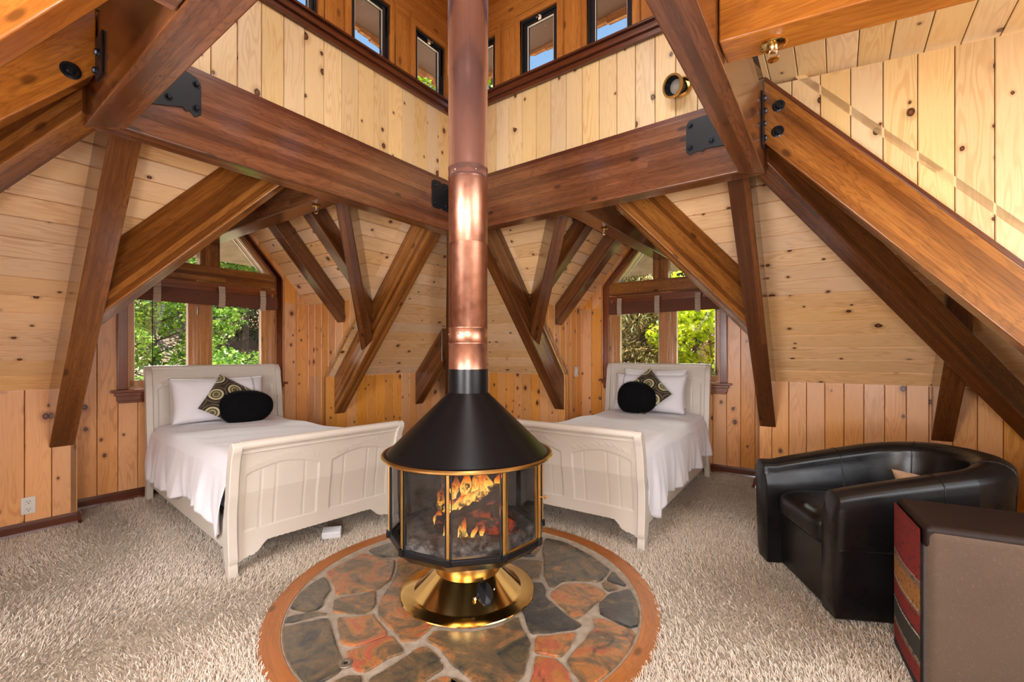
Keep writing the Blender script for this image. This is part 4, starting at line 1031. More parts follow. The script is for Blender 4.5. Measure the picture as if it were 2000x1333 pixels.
em_=FLM.n('Emission');FLM.l(colf,em_.inputs[0]);FLM.l(FLM.rng(hv,0,1,4.0,1.8),em_.inputs[1])
tr_=FLM.n('BsdfTransparent');mx=FLM.n('MixShader');edge=FLM.math('ABSOLUTE',FLM.math('SUBTRACT',FLM.math('FRACT',u),.5))
al=FLM.math('MULTIPLY',FLM.math('MULTIPLY',FLM.rng(hv,.95,.3),FLM.rng(n1,.38,.62)),.8)
FLM.l(al,mx.inputs[0]);FLM.l(tr_.outputs[0],mx.inputs[1]);FLM.l(em_.outputs[0],mx.inputs[2]);FLM.l(mx.outputs[0],FLM.out.inputs[0]);FLM=FLM.m
FT=thing('fire_flames','yellow and orange flames burning over the logs inside the firebox','fire',FC+V((0,-.05,.38)))
fl=[(-.10,-.13,.335,.10,.022,.1),(-.03,-.15,.335,.15,.020,.2),(.0,-.14,.34,.11,.026,-.1),(.035,-.15,.335,.10,.02,.25),(.08,-.13,.34,.08,.02,.1),
    (-.10,-.10,.45,.10,.035,.6),(-.05,-.08,.46,.13,.04,.5),(.0,-.08,.48,.16,.04,.35),(.05,-.07,.50,.18,.04,.25),(.09,-.06,.52,.19,.035,-.1),(.12,-.05,.54,.16,.035,-.3),(.15,-.04,.55,.12,.03,.2),(-.02,.0,.50,.20,.04,.1),(.03,.02,.5,.22,.04,.2),(-.08,.02,.48,.16,.04,.1),(-.14,.0,.42,.16,.045,.0),(-.16,-.04,.36,.12,.03,.1),(.14,-.1,.35,.1,.03,-.1)]
rr=random.Random(3)
for x,y,z,h,w_,ln in fl:
    ph=rr.uniform(0,6.28)
    def f(a,t):
        th=2*PI*a;prof=(math.sin(PI*min(1,(t*.75+.25)))**1.3)*(1-t)**.5*(1+.25*math.sin(t*9+ph)) if t<1 else 0
        cx=ln*h*t+.012*math.sin(t*7+ph)*t
        return FC+V((x+cx+math.cos(th)*w_*.72*prof,y+math.sin(th)*w_*.45*prof,z+h*t))
    g=G();g.grid(f,14,14,closeu=True);g.build('flame_tongue',FLM,FT,smooth=True)
light('fire_light','POINT',FC+V((0,-.05,.47)),FC,5,(1,.42,.12),.08)
# ---------------------------------------------------------------- beds
PAINT=M('cream_paint');o_=PAINT.obj();n1,_=PAINT.noise(o_,5,3);PAINT.set(col=PAINT.mix(n1,sr(206,197,184),sr(214,206,194)),rough=.38,coat=.15,coatr=.3);PAINT=PAINT.m
LINEN=M('white_linen');o_=LINEN.obj();n1,_=LINEN.noise(o_,4,4,.6,.6);n2,_=LINEN.noise(o_,300,2);LINEN.set(col=sr(236,234,238),rough=.85,sheen=.3,nrm=LINEN.bump(n1,.25,.03,LINEN.bump(n2,.08,.001)));LINEN=LINEN.m
FUR=M('black_fur');FUR.set(col=(.004,.004,.005),rough=.95,spec=.15);FUR=FUR.m
def sleigh(z,H):
    """outward lean (away from the mattress is negative) of the sleigh profile"""
    t=z/H
    return .03*math.sin(PI*min(1,max(0,(t-.05)/.55)))-.075*max(0,(t-.55)/.45)**2*(1.0)+(.02 if t<.08 else .0)*0
def relief(x,z,Wd,H,zp0,zp1):
    """surface relief of a two-panel end: arched recessed panels with beading and carved spray above"""
    d=0.0
    hw=Wd/2-.065
    for sg in(-1,1):
        xc=sg*hw/2+sg*.012;pw=hw/2-.035
        dx=(x-xc)/pw
        # the arch rises towards the middle of the board
        top=zp1-.048*dx*dx
        if abs(dx)<=1 and zp0<=z<=top:
            d-=.0045
            q=(x-xc+pw)/(2*pw)*5
            if abs(q-round(q))<.03 and 0<round(q)<5: d-=.003
        # thin incised outline
        # carved leaf spray band
        zc=top+.045+.0
        if abs(dx)<=.98:
            zb=zc+.012*math.sin(dx*3)
            r=abs(z-zb)/.02
            if r<1:
                wv=math.sin(dx*26+ (z-zb)*160)+.6*math.sin(dx*41-(z-zb)*120)
                d+=.0022*(1-r*r)*(.5+.5*wv)
    return d
def end_panel(g,Wd,H,out,yb,zlow,foot=True):
    nx,nz=150,110
    zp0=.235 if foot else .55;zp1=H-.155
    def low(x):
        ax=abs(x)/(Wd/2-.05)
        if not foot:return .12
        base=.155
        if ax>.62:
            t=(ax-.62)/.38
            base=.155-.085*t**.8+ .018*math.sin(t*9)*(1-t)
        return base
    x0=-(Wd/2-.045);x1=-x0
    def f(front):
        def q(u,v):
            x=x0+(x1-x0)*u;zl=low(x);z=zl+(H-.03-zl)*v
            y=sleigh(z,H)
            sg=1 if foot else -1
            if front: y-= sg*(.012+relief(x,z,Wd,H,zp0,zp1))
            else: y+=sg*.012
            return V((x,yb+out*y if out>0 else yb-y*1.0,z)) if False else V((x,yb+out*y,z))
        return q
    g.grid(f(True),nx,nz);g.grid(f(False),nx//3,nz//3)
    # bottom edge
    n=60
    vs=[]
    for i in range(n+1):
        u=i/n; vs.append(f(True)(u,0));vs.append(f(False)(u,0))
    g.add(vs,[[2*i,2*i+1,2*i+3,2*i+2] for i in range(n)])
def post(g,Wd,H,out,yb,sx):
    n=40;th=.05;x0=sx*(Wd/2-.05);x1=sx*(Wd/2);pts=[]
    def wid(t): return .034+.012*math.sin(PI*min(1,t/.5))+(.006 if t>.9 else 0)
    vs=[]
    for i in range(n+1):
        t=i/n;z=H*t;y=sleigh(z,H);w_=wid(t)
        if t>.93: w_=.04*math.sqrt(max(0.02,1-((t-.93)/.07)**2))
        if t<.12: w_=.03
        for x in (x0,x1):
            for s in(-1,1): vs.append(V((x,yb+out*(y+s*w_),z)))
    fs=[]
    for i in range(n):
        a=4*i;b=4*(i+1)
        fs+= [[a,a+1,b+1,b],[a+2,a+3,b+3,b+2],[a,a+2,b+2,b],[a+1,a+3,b+3,b+1]]
    fs+=[[0,1,3,2],[4*n,4*n+1,4*n+3,4*n+2]]
    g.add(vs,fs)
def make_bed():
    B=thing('sleigh_bed','','bed',(0,0,0),'cream sleigh beds')
    Wd=1.11;LB=2.04
    for nm,H,out,yb,ft in (('footboard',.765,1,.0,True),('headboard',1.145,-1,LB,False)):
        g=G();end_panel(g,Wd,H,out,yb,.1,ft);o=g.build(nm,PAINT,B,local=True,smooth=True,merge=True);autosmooth(o,50)
        g=G()
        yt=yb+out*sleigh(H-.02,H)
        g.tube([(-(Wd/2-.045),yt-out*.004,H-.022),((Wd/2-.045),yt-out*.004,H-.022)],.026,20)
        yt2=yb+out*(sleigh(H-.07,H)-.014);g.tube([(-(Wd/2-.045),yt2,H-.066),((Wd/2-.045),yt2,H-.066)],.0075,10)
        if True: autosmooth(g.build('top_roll',PAINT,o,local=True),40)
        for sx in(-1,1):
            g=G();post(g,Wd,H,out,yb,sx);p_=g.build('post',PAINT,B,local=True,bevel=.006,merge=True)
    for sx in(-1,1):
        g=G();g.box((sx*(Wd/2-.035),LB/2,.215),(.026,LB-.05,.17));g.build('side_rail',PAINT,B,local=True,bevel=.004)
    g=G()
    g.box((0,LB/2,.30),(Wd-.1,LB-.08,.03));g.build('slat_base',CASING,B,local=True)
    g=G();g.box((0,LB/2,.45),(.98,LB-.11,.30));g.build('mattress',LINEN,B,local=True,bevel=.04,seg=4)
    return B
def make_spread():
    g=G();LB=2.04;y0,y1=.05,LB-.06
    rr=random.Random(4);ph=[rr.uniform(0,6.28) for _ in range(12)]
    def hem(y,sx):
        t=(y-y0)/(y1-y0)
        b=.245+.035*math.sin(t*5+ph[0]+sx)+.014*math.sin(t*31+ph[1])
        lo=.30-.20
        k=max(0,1-t/.14)
        return b*(1-0)+(-.11)*math.exp(-((t-.085)/.07)**2)
    hwid=.515;rad=.07;zt=.640
    def f(u,v):
        y=y0+(y1-y0)*v
        s=(u-.5)*2;sx=-1 if s<0 else 1;a=abs(s)
        ztt=zt+.012*math.sin(y*2.2+1)+.006*math.sin(y*9+s*5)
        if a<.5:
            x=(a/.5)*(hwid-rad);crown=.018*(1-(a/.5)**2)
            return V((sx*x,y,ztt+crown+.003*math.sin(y*23+s*13)))
        if a<.6:
            th=(a-.5)/.1*PI/2;return V((sx*(hwid-rad+rad*math.sin(th)),y,ztt-rad+rad*math.cos(th)))
        t=(a-.6)/.4;h=ztt-rad-hem(y,sx)
        z=ztt-rad-h*t
        yn=(y-y0)/(y1-y0)
        fold=(.030*math.sin(yn*24+ph[2]+.8*math.sin(yn*7)+sx)+.014*math.sin(yn*57+ph[3]+2*t)+.008*math.sin(yn*110+ph[5]))*t**1.2
        x=hwid+.012+.03*t+max(-.025*t,fold)+.012*math.sin(t*PI)
        return V((sx*x,y+.02*t*math.sin(yn*24+ph[4]),z))
    g.grid(f,120,150)
    o=g.build('bedspread',LINEN,smooth=True);m=o.modifiers.new('thick','SOLIDIFY');m.thickness=.004
    return o
def cushion_mesh(name,mat,hx,hz,th,pw=2.4,uvs=1,pinch=.10):
    """local: x width, z height, y thickness"""
    g=G();n=40
    def f(side):
        def q(u,v):
            x=(u-.5)*2;z=(v-.5)*2
            e=max(0,(1-abs(x)**pw))*max(0,(1-abs(z)**pw))
            t=e**.5
            px=x*hx*(1-pinch*(1-abs(z)**2)*abs(x)**3);pz=z*hz*(1-pinch*(1-abs(x)**2)*abs(z)**3)
            return V((px,side*th*t,pz))
        return q
    for side in(-1,1):
        vs=len(g.v);g.grid(f(side),n,n)
    return g.build(name,mat,None,smooth=True,merge=True)
def place(o,loc,R): o.matrix_world=Matrix.Translation(loc)@R.to_4x4()
BED=make_bed()
def bed_pose(Fo,Hd):
    fo=V(Fo);d=(V(Hd)-fo);d.z=0;return fo,math.atan2(d.y,d.x)-PI/2
fL,aL=bed_pose(W(-.13,1.10,0),W(.05,3.2,0))
fR,aR=bed_pose(W(1.02,-.052,0),W(3.12,.008,0))
BED.location=fL;BED.rotation_euler=(0,0,aL)
BED['label']='cream sleigh bed left of the fireplace, head under the left window'
BED2=copy_thing(BED,fR,aR,'cream sleigh bed right of the fireplace, head under the right window')
ML=Matrix.Translation(fL)@Matrix.Rotation(aL,4,'Z');MR=Matrix.Translation(fR)@Matrix.Rotation(aR,4,'Z')
SP=make_spread()
def settle(o,Mx): 
    l=V(o.location);o.matrix_world=Mx@Matrix.Translation(l)
settle(SP,ML);tag(SP,'white bedspread hanging over the left bed, its corner trailing by the footboard','bedspread','white bedspreads')
SP2=SP.copy();COL.objects.link(SP2);SP2.matrix_world=MR@Matrix.Translation((0.0,1.055,SP.location.z)) if False else MR@(ML.inverted()@SP.matrix_world)
tag(SP2,'white bedspread hanging over the right bed, draping towards the armchair side','bedspread','white bedspreads')
# pillows: local bed frame, origin at foot
def put(o,Mx,x,y,z,tilt=0,spin=0,yaw=0):
    o.matrix_world=Mx@Matrix.Translation((x,y,z))@Matrix.Rotation(yaw,4,'Z')@Matrix.Rotation(tilt,4,'X')@Matrix.Rotation(spin,4,'Y')
def pillow(lab):
    o=cushion_mesh('pillow',LINEN,.375,.20,.085,4,pinch=.06);tag(o,lab,'pillow','white pillows against the headboards')
    # grey stitched band near one end
    g=G()
    for x in (.255,.265):
        pts=[V((x,-.085*max(0,(1-abs(x/.375)**4)*(1-abs(z/.2)**4))**.5-.0015,z*(1-.06*(1-(x/.375)**2)*abs(z/.2)**3))) for z in np.linspace(-.195,.195,24)]
        g.tube(pts,.0022,5)
    b=g.build('stitched_band',plain('grey_stitching_%s'%lab[6:10],sr(150,150,156),.8),None)
    return o,b
P1,B1=pillow('white pillow with a grey stitched band leaning on the left headboard')
P2,B2=pillow('white pillow with a grey stitched band leaning on the right headboard')
def attach(b,p):
    loc=V(b.location);b.parent=p;b.location=loc
def fixorigin(o):
    # cushion_mesh shifted the origin to its base: undo so the centre is the origin
    me=o.data;
    z=o.location.z;x=o.location.x;y=o.location.y
    for v in me.vertices: v.co+=V((x,y,z))
    o.location=(0,0,0)
for o in(P1,P2):fixorigin(o)
for b in(B1,B2):fixorigin(b)
put(P1,ML,-.055,1.84,.845,-.30);B1.parent=P1
put(P2,MR,.0,1.84,.845,-.30);B2.parent=P2
B2.scale=(-1,1,1);
P3=cushion_mesh('pillow',LINEN,.33,.20,.08,4,pinch=.06);fixorigin(P3);tag(P3,'second white pillow standing behind the first on the right bed','pillow','white pillows against the headboards')
put(P3,MR,.03,1.91,.89,-.14)
CU=M('ogee_cushion_fabric');u,v=CU.uv()
x_=CU.math('MULTIPLY',CU.math('ADD',u,v),1.75);y_=CU.math('MULTIPLY',CU.math('SUBTRACT',u,v),1.75)
row=CU.math('FLOOR',y_);xo=CU.math('ADD',x_,CU.math('MULTIPLY',row,.5))
fx=CU.math('SUBTRACT',CU.math('FRACT',xo),.5);fy=CU.math('SUBTRACT',CU.math('FRACT',y_),.5)
d=CU.math('SQRT',CU.math('ADD',CU.math('MULTIPLY',fx,fx),CU.math('MULTIPLY',CU.math('MULTIPLY',fy,fy),1.3)))
d=CU.math('ADD',d,CU.math('MULTIPLY',CU.math('ABSOLUTE',fx),.10))
br=sr(44,26,18);gr=sr(178,172,122);ol=sr(98,88,58);lt=sr(206,200,160)
CU.set(col=CU.ramp(d,[(0,ol),(.115,br),(.14,gr),(.20,ol),(.24,br),(.28,gr),(.34,lt),(.40,br),(.52,ol),(.60,br)],'CONSTANT'),rough=.75,sheen=.2);CU=CU.m
C1=cushion_mesh('throw_cushion',CU,.19,.19,.065,2.2,pinch=.04);fixorigin(C1);tag(C1,'green and brown ring-patterned cushion behind the black one on the left bed','cushion','patterned cushions')
put(C1,ML,-.01,1.715,.83,-.42,.62,.1)
C2=C1.copy();COL.objects.link(C2);C2['label']='green and brown ring-patterned cushion behind the black one on the right bed';put(C2,MR,.01,1.70,.86,-.40,.80,-.1)
# black fur pillows: a fat soft drum with short fur
def furpillow(lab,hx,hz,hy,seed):
    g=G();rr=np.random.default_rng(seed)
    def f(u,v):
        th=2*PI*u;ph=PI*v
        x=math.sin(ph)*math.cos(th);z=math.sin(ph)*math.sin(th);y=math.cos(ph)
        e=.9
        X=abs(x)**e*(1 if x>0 else -1);Z=abs(z)**e*(1 if z>0 else -1);Y=abs(y)**1.0*(1 if y>0 else -1)
        w=1+.03*math.sin(3*th+seed)
        return V((X*hx*w,Y*hy,max(Z*hz*w,-hz*.86)))
    g.grid(f,56,30,closeu=True)
    o=g.build('fur_pillow',FUR,smooth=True,merge=True);fixorigin(o)
    me=o.data;n0=len(me.polygons)
    # fur strands in the same mesh
    vs=[];fs=[]
    pol=[(p.center.copy(),p.normal.copy()) for p in me.polygons]
    for _ in range(9000):
        c_,n_=pol[rr.integers(len(pol))]
        if n_.dot(c_)<0:n_=-n_
        j=V(rr.normal(0,.006,3));d_=(n_+V(rr.normal(0,.45,3))).normalized()*rr.uniform(.006,.013);sd=d_.cross(V(rr.normal(0,1,3))).normalized()*.0009
        k=len(vs);a=c_+j-n_*.004;vs+=[a-sd,a+sd,a+d_];fs.append((k,k+1,k+2))
    me2=bpy.data.meshes.new('fur_pillow')
    V0=[v.co.copy() for v in me.vertices];F0=[list(p.vertices) for p in me.polygons]
    me2.from_pydata([tuple(v) for v in V0]+[tuple(v) for v in vs],[],F0+[[len(V0)+i for i in f_] for f_ in fs])
    me2.materials.append(FUR);me2.polygons.foreach_set('use_smooth',[True]*len(me2.polygons));o.data=me2
    return tag(o,lab,'pillow','black fur pillows')
F1=furpillow('plump black fur pillow, wide and flat-bottomed, lying in front on the left bed',.215,.155,.12,1);put(F1,ML,.085,1.62,.772,0,0,-.05)
F2=furpillow('round black fur pillow standing in front on the right bed',.195,.165,.12,2);put(F2,MR,-.06,1.62,.805,0,0,.05)
# small white paper box under the left bed
g=G();q=W(-.03,1.17,.02);g.box(q+V((0,0,.025)),(.12,.07,.05),Matrix.Rotation(.25,3,'Z')@Matrix.Rotation(.3,3,'X'));tag(g.build('paper_box',plain('white_card',(.75,.75,.76),.6),bevel=.006),'small white box on the carpet under the foot of the left bed','box')
# ---------------------------------------------------------------- black leather tub chair
LEA=M('black_leather');o_=LEA.obj();n1,_=LEA.noise(o_,90,3,.6);n2,_=LEA.noise(o_,6,3);LEA.set(col=LEA.mix(n2,sr(13,11,12),sr(22,19,19)),rough=LEA.rng(n2,.3,.7,.26,.38),spec=.4,nrm=LEA.bump(n2,.12,.02,LEA.bump(n1,.12,.002)));LEA=LEA.m
CC=V((1.988,2.335,0));CA=math.radians(187-8)
AC=thing('tub_armchair','black leather tub armchair facing left, at the right by the pine wall','armchair',CC)
def cl(x,y,z): # chair-local: +x forward
    a=math.radians(172.5);return CC+V((x*math.cos(a)-y*math.sin(a),x*math.sin(a)+y*math.cos(a),z))
HW=.355;Xf=.46;Xb=-.40
def path(t):
    # t in 0..1 from near arm front round the back to far arm front ; returns pos, outward normal
    R_=.30;sl=Xf-(Xb+R_);arc=PI/2*R_;bk=2*(HW-R_-.0);L=2*sl+2*arc+bk;s=t*L
    hw=HW-.065
    R2=.30-.0
    if s<sl: return (Xf-s,hw),(0,1)
    s-=sl
    if s<arc: a=s/R_;return (Xb+.065+R_-.0-(R_)*math.sin(a)*1.0,hw-R_*(1-math.cos(a))),(-math.sin(a),math.cos(a))
    s-=arc
    if s<bk: f=s/bk;return (Xb+.065,(hw-R_)*(1-2*f)),(-1,0)
    s-=bk
    if s<arc: a=s/R_;return (Xb+.065+R_-R_*math.cos(a),-(hw-R_)-R_*math.sin(a)),(-math.cos(a),-math.sin(a))
    s-=arc
    return (Xb+.065+R_+s,-hw),(0,-1)
def hgt(x): # rim height by local x
    t=(Xf-x)/(Xf-Xb);return .615+.145*max(0,min(1,t/.85))**.9
NS=80
def sect(u,v):
    (x,y),(nx,ny)=path(min(.9999,max(0,v)))
    h=hgt(x);t=max(0,(Xf-x)/(Xf-Xb))
    w=.065+.018*t;r=w
    lean=.025+.01*t
    # loop from inside bottom, up, over, down outside
    prof=[(-w*1.0,.03),(-w*1.02,.35),(-w*1.05,.48),(-w*1.0+lean,h-r*1.1)]
    for k in range(1,9):
        a=PI-PI*k/9;prof.append((math.cos(a)*w+lean,h-r*.75+math.sin(a)*r*.75))
    prof+=[(w+lean,h-r*1.1),(w+.004+lean*.6,.45),(w-.0+lean*.2,.25),(w-.012,.04),(w-.02,.03)]
    i=u*(len(prof)-1);k=min(int(i),len(prof)-2);f=i-k
    p=(prof[k][0]*(1-f)+prof[k+1][0]*f,prof[k][1]*(1-f)+prof[k+1][1]*f)
    return cl(x+nx*p[0],y+ny*p[0],p[1])
g=G();g.grid(sect,68,NS)
for v_ in(0,1):
    loop=[sect(i/68,v_) for i in range(69)]
    cN=sum(loop,V((0,0,0)))/len(loop);fw_=(cl(1,0,0)-cl(0,0,0));mid=[p+(cN-p)*.16+fw_*.010 for p in loop];cN=cN+fw_*.012
    n_=69;g.add(loop+mid+[cN],[[i,(i+1)%n_,n_+(i+1)%n_,n_+i] for i in range(n_)]+[[n_+i,n_+(i+1)%n_,2*n_] for i in range(n_)])
o=g.build('tub_shell',LEA,AC,smooth=True,merge=True);autosmooth(o,48)
# arm front panels, piping
for v_,nm in((0,'arm_front'),(1,'arm_front')):
    (x,y),_n=path(.0 if v_==0 else .9999)
    g=G()
    pr=[]
    loop=[sect(i/68,v_) for i in range(69)]
    fw=cl(1,0,0)-cl(0,0,0)
    g.tube([p-fw*(-.002 if True else 0) for p in loop],.0045,8)
    g=None
    continue
    g=G();s=-1 if v_ else 1;yb=s*(HW-.065)
    g.hexa([cl(Xf-.02,yb-.062,.035),cl(Xf+.012,yb-.055,.035),cl(Xf+.012,yb+.055,.035),cl(Xf-.02,yb+.062,.035)],[cl(Xf-.02,yb-.062+s*.02,.57),cl(Xf+.014,yb-.05+s*.02,.57),cl(Xf+.014,yb+.055+s*.02,.57),cl(Xf-.02,yb+.07+s*.02,.57)])
    g.build('arm_front',LEA,AC,bevel=.02,seg=4)
# seat
g=G()
def seat(u,v):
    th=2*PI*u;ph=PI*v;x=math.sin(ph)*math.cos(th);y=math.sin(ph)*math.sin(th);z=math.cos(ph)
    f=lambda q,e:abs(q)**e*(1 if q>0 else -1)
    return cl(.09+f(x,.28)*.395,f(y,.28)*.24,.385+f(z,.45)*.075+.02*(1-(x*x+y*y))*(1 if z>0 else 0))
g.grid(seat,72,40,closeu=True);autosmooth(g.build('seat_cushion',LEA,AC,merge=True),60)
g=G()
g.hexa([cl(-.25,-.22,.03),cl(Xf-.012,-.24,.03),cl(Xf-.012,.24,.03),cl(-.25,.22,.03)],[cl(-.25,-.22,.33),cl(Xf-.004,-.24,.33),cl(Xf-.004,.24,.33),cl(-.25,.22,.33)]);g.build('front_panel',LEA,AC,bevel=.012)
g=G();g.hexa([cl(-.30,-.2,.3),cl(-.2,-.2,.3),cl(-.2,.2,.3),cl(-.30,.2,.3)],[cl(-.36,-.2,.7),cl(-.29,-.2,.68),cl(-.29,.2,.68),cl(-.36,.2,.7)]);g.build('inner_back',LEA,AC,bevel=.03,seg=4)
# seams
for vv in (.19,.36,.64,.81):
    g=G();pts=[sect(u_,vv) for u_ in np.linspace(.0,1,60)]
    (x,y),(nx,ny)=path(vv)
    g.tube([p for p in pts],.0032,6);g.build('seam',LEA,AC,smooth=True)
g=G()
pts=[sect(14.3/17,v_) for v_ in np.linspace(.0,1,90)]
g.tube([p+V((0,0,.0)) for p in pts],.003,6);g.build('seam',LEA,AC,smooth=True)
g=G();p=cl(.36,-.02,.461);g.tube([p,p+V((.05,.01,.004)),p+V((.07,.05,-.002))],.004,6);tag(g.build('cord_scrap',plain('pale_cord',sr(190,180,165),.7)),'short pale cord lying on the armchair seat','cord')
BEI=mottled('beige_velour',sr(186,152,120),sr(204,172,140),.9,0,30,3)
o=cushion_mesh('lumbar_cushion',BEI,.17,.12,.05,3);fixorigin(o);o.matrix_world=Matrix.Translation(cl(-.12,.10,.535))@Matrix.Rotation(1.7,4,'Z')@Matrix.Rotation(-.5,4,'X');tag(o,'small beige cushion on the armchair seat, just showing above the near arm','cushion')
# ---------------------------------------------------------------- brown suede ottoman with kilim end
E1=V((.878,-.478,0)).normalized();E2=V((.478,.878,0)).normalized();P0=V((1.465,1.598,0))
OT=thing('upholstered_ottoman','block-shaped brown suede ottoman with dark leather top and kilim end, lower right','ottoman',P0+E1*.35+E2*.18)
SUE=M('brown_suede');o_=SUE.obj();n1,_=SUE.noise(o_,120,4,.7);n2,_=SUE.noise(o_,5,3);n3,_=SUE.noise(o_,45,3,.7,1.5)
SUE.set(col=SUE.mix(n2,sr(112,88,70),sr(134,106,84)),rough=.95,sheen=.3,nrm=SUE.bump(n1,.6,.004,SUE.bump(n3,.25,.006)));sc_=SUE.mix(SUE.rng(n1,.55,.75,0,.4),SUE.mix(n2,sr(78,61,48),sr(97,78,62)),sr(134,110,90));SUE.set(col=sc_);SUE=SUE.m
DLE=M('dark_brown_leather');n_,_=DLE.noise(DLE.obj(),70,3);DLE.set(col=sr(34,20,15),rough=.5,spec=.3,nrm=DLE.bump(n_,.15,.003));DLE=DLE.m
def ob(a0,a1,b0,b1,z0,z1): 
    q=[P0+E1*a0+E2*b0,P0+E1*a1+E2*b0,P0+E1*a1+E2*b1,P0+E1*a0+E2*b1];return [p+DZ*z0 for p in q],[p+DZ*z1 for p in q]
g=G();g.hexa(*ob(.012,.75,.0,.37,.02,.625));g.build('body',SUE,OT,bevel=.03,seg=5)
g=G();g.hexa(*ob(.006,.76,.008,.375,.55,.638));g.build('top_pad',DLE,OT,bevel=.022,seg=5)
KI=M('kilim_fabric');u,v=KI.uv();n_,_=KI.noise(KI.vec(KI.math('MULTIPLY',u,28),KI.math('MULTIPLY',v,28)),1,2)
zz=KI.math('ADD',v,KI.math('MULTIPLY',KI.math('FLOOR',KI.math('MULTIPLY',n_,4)),.004))
red=sr(128,30,24);och=sr(160,108,50);tan=sr(124,98,76);dg=sr(52,52,42);nv=sr(32,32,40);wh=sr(190,180,160)
kc=KI.ramp(zz,[(0,nv),(.06,red),(.17,tan),(.20,wh),(.205,dg),(.34,wh),(.355,nv),(.37,red),(.48,tan),(.50,wh),(.505,och),(.64,tan),(.68,wh),(.685,red)],'CONSTANT')
fk=KI.math('MULTIPLY',KI.math('GREATER_THAN',n_,.62),.85)
n5,_=KI.noise(KI.vec(KI.math('MULTIPLY',u,300),KI.math('MULTIPLY',v,300)),1,2)
KI.set(col=KI.mix(fk,kc,nv),rough=.9,nrm=KI.bump(n5,.5,.003));KI=KI.m
g=G()
# slightly bulging panel on the end face, with a rounded upper corner
def kf(u_,v_):
    b=.012+.345*u_;z=.02+.60*v_
    zc=min(z,.62-.10*max(0,1-(u_)/.35)**2 if False else z)
    x=-.004-.010*math.sin(PI*u_)*math.sin(PI*v_)**.5
    return P0+E1*x+E2*b+DZ*zc
g.grid(kf,16,30);
g2=G();g.build('kilim_end',KI,OT,smooth=True)
g=G()

# ---------------------------------------------------------------- carpet
CAR=M('carpet_backing');o_=CAR.obj();n1,_=CAR.noise(o_,1.5,3);n2,_=CAR.noise(o_,70,3)
CAR.set(col=CAR.mix(n2,sr(178,164,148),sr(200,188,172)),rough=1);CAR=CAR.m
g=G()
q=[(-KN,-KN),(KN,-KN),(KN,KN),(-KN,KN)]
g.hexa([W(a,b,-.15) for a,b in q],[W(a,b,0) for a,b in q])
for F in sides.values():
    g.hexa([F(-1.2,KN,-.15),F(1.2,KN,-.15),F(1.2,GB+.05,-.15),F(-1.2,GB+.05,-.15)],[F(-1.2,KN,0),F(1.2,KN,0),F(1.2,GB+.05,0),F(-1.2,GB+.05,0)])
g.build('floor',CAR,kind='structure')
PILE=M('shag_pile');r=PILE.rnd()
PILE.set(col=PILE.ramp(r,[(0,sr(188,172,152)),(.35,sr(210,196,178)),(.75,sr(224,212,196)),(1,sr(238,230,218))]),rough=.85,sheen=.2);PILE=PILE.m
def carpet():
    R=RNG
    N=850000
    a=R.uniform(-KN,GB,N);b=R.uniform(-KN,GB,N)
    x=OX+a*UAx+b*UBx;y=OY+a*UAy+b*UBy
    ok=((a<KN-.03)&(b<KN-.03)&(a>-KN+.03)&(b>-KN+.03))|((a>=KN-.03)&(a<GB-.03)&(np.abs(b)<.93))|((b>=KN-.03)&(b<GB-.03)&(np.abs(a)<.93))
    hc=W(.011,-.015,0);ok&=np.hypot(x-hc.x,y-hc.y)>.962
    ok&=(y>.9)&(x>-4.0)&(x<3.4)
    # keep thinner where far away
    keep=R.uniform(0,1,N)<np.clip(1.25-.12*np.maximum(0,y-2.6),.55,1);ok&=keep
    x=x[ok];y=y[ok];n=len(x)
    # combed direction field
    ang=2.2*np.sin(x*1.9+1.3*np.sin(y*1.7))+1.8*np.cos(y*2.3+x)+R.normal(0,1.0,n)
    L=R.uniform(.015,.028,n);lean=R.uniform(.5,1.35,n);w=R.uniform(.0011,.0019,n)
    dx=np.cos(ang);dy=np.sin(ang);sx=-dy;sy=dx
    tw=R.uniform(-.6,.6,n)
    K=3
    P=np.zeros((n,K,2,3));
    for k in range(K):
        t=k/(K-1);th=lean*t*1.05
        h=L*(np.sin(th+1e-6)/(lean+1e-6))*.95 ; d=L*(1-np.cos(th))/(lean+1e-6)+L*.25*t
        z=.001+np.minimum(h,.022)
        ww=w*(1.0 if k<K-1 else .55)
        for s,sg in((0,-1),(1,1)):
            P[:,k,s,0]=x+dx*d+sx*ww*sg;P[:,k,s,1]=y+dy*d+sy*ww*sg;P[:,k,s,2]=z+sg*ww*tw
    vs=P.reshape(-1,3)
    base=(np.arange(n)*K*2)[:,None]
    q=[]
    for k in range(K-1): q.append(np.stack([2*k+0*base[:,0]+base[:,0],2*k+1+base[:,0],2*k+3+base[:,0],2*k+2+base[:,0]],1))
    F_=np.stack(q,1).reshape(-1,4)
    me=bpy.data.meshes.new('shag_carpet')
    me.vertices.add(len(vs));me.vertices.foreach_set('co',vs.astype(np.float32).ravel())
    me.loops.add(F_.size);me.loops.foreach_set('vertex_index',F_.astype(np.int32).ravel())
    me.polygons.add(len(F_));me.polygons.foreach_set('loop_start',(np.arange(len(F_))*4).astype(np.int32));me.polygons.foreach_set('loop_total',np.full(len(F_),4,np.int32))
    me.polygons.foreach_set('use_smooth',np.ones(len(F_),bool))
    me.update(calc_edges=True)
    at=me.attributes.new('rnd','FLOAT','FACE');rv=R.uniform(0,1,n)*.75+.25*(.5+.5*np.sin(x*3+2*np.cos(y*2.1)));at.data.foreach_set('value',np.repeat(rv,K-1).astype(np.float32))
    me.materials.append(PILE)
    o=bpy.data.objects.new('shag_carpet',me);COL.objects.link(o);o['kind']='stuff'
    tag(o,'cream shag pile of the carpet covering the whole floor around the hearth','carpet')
carpet()
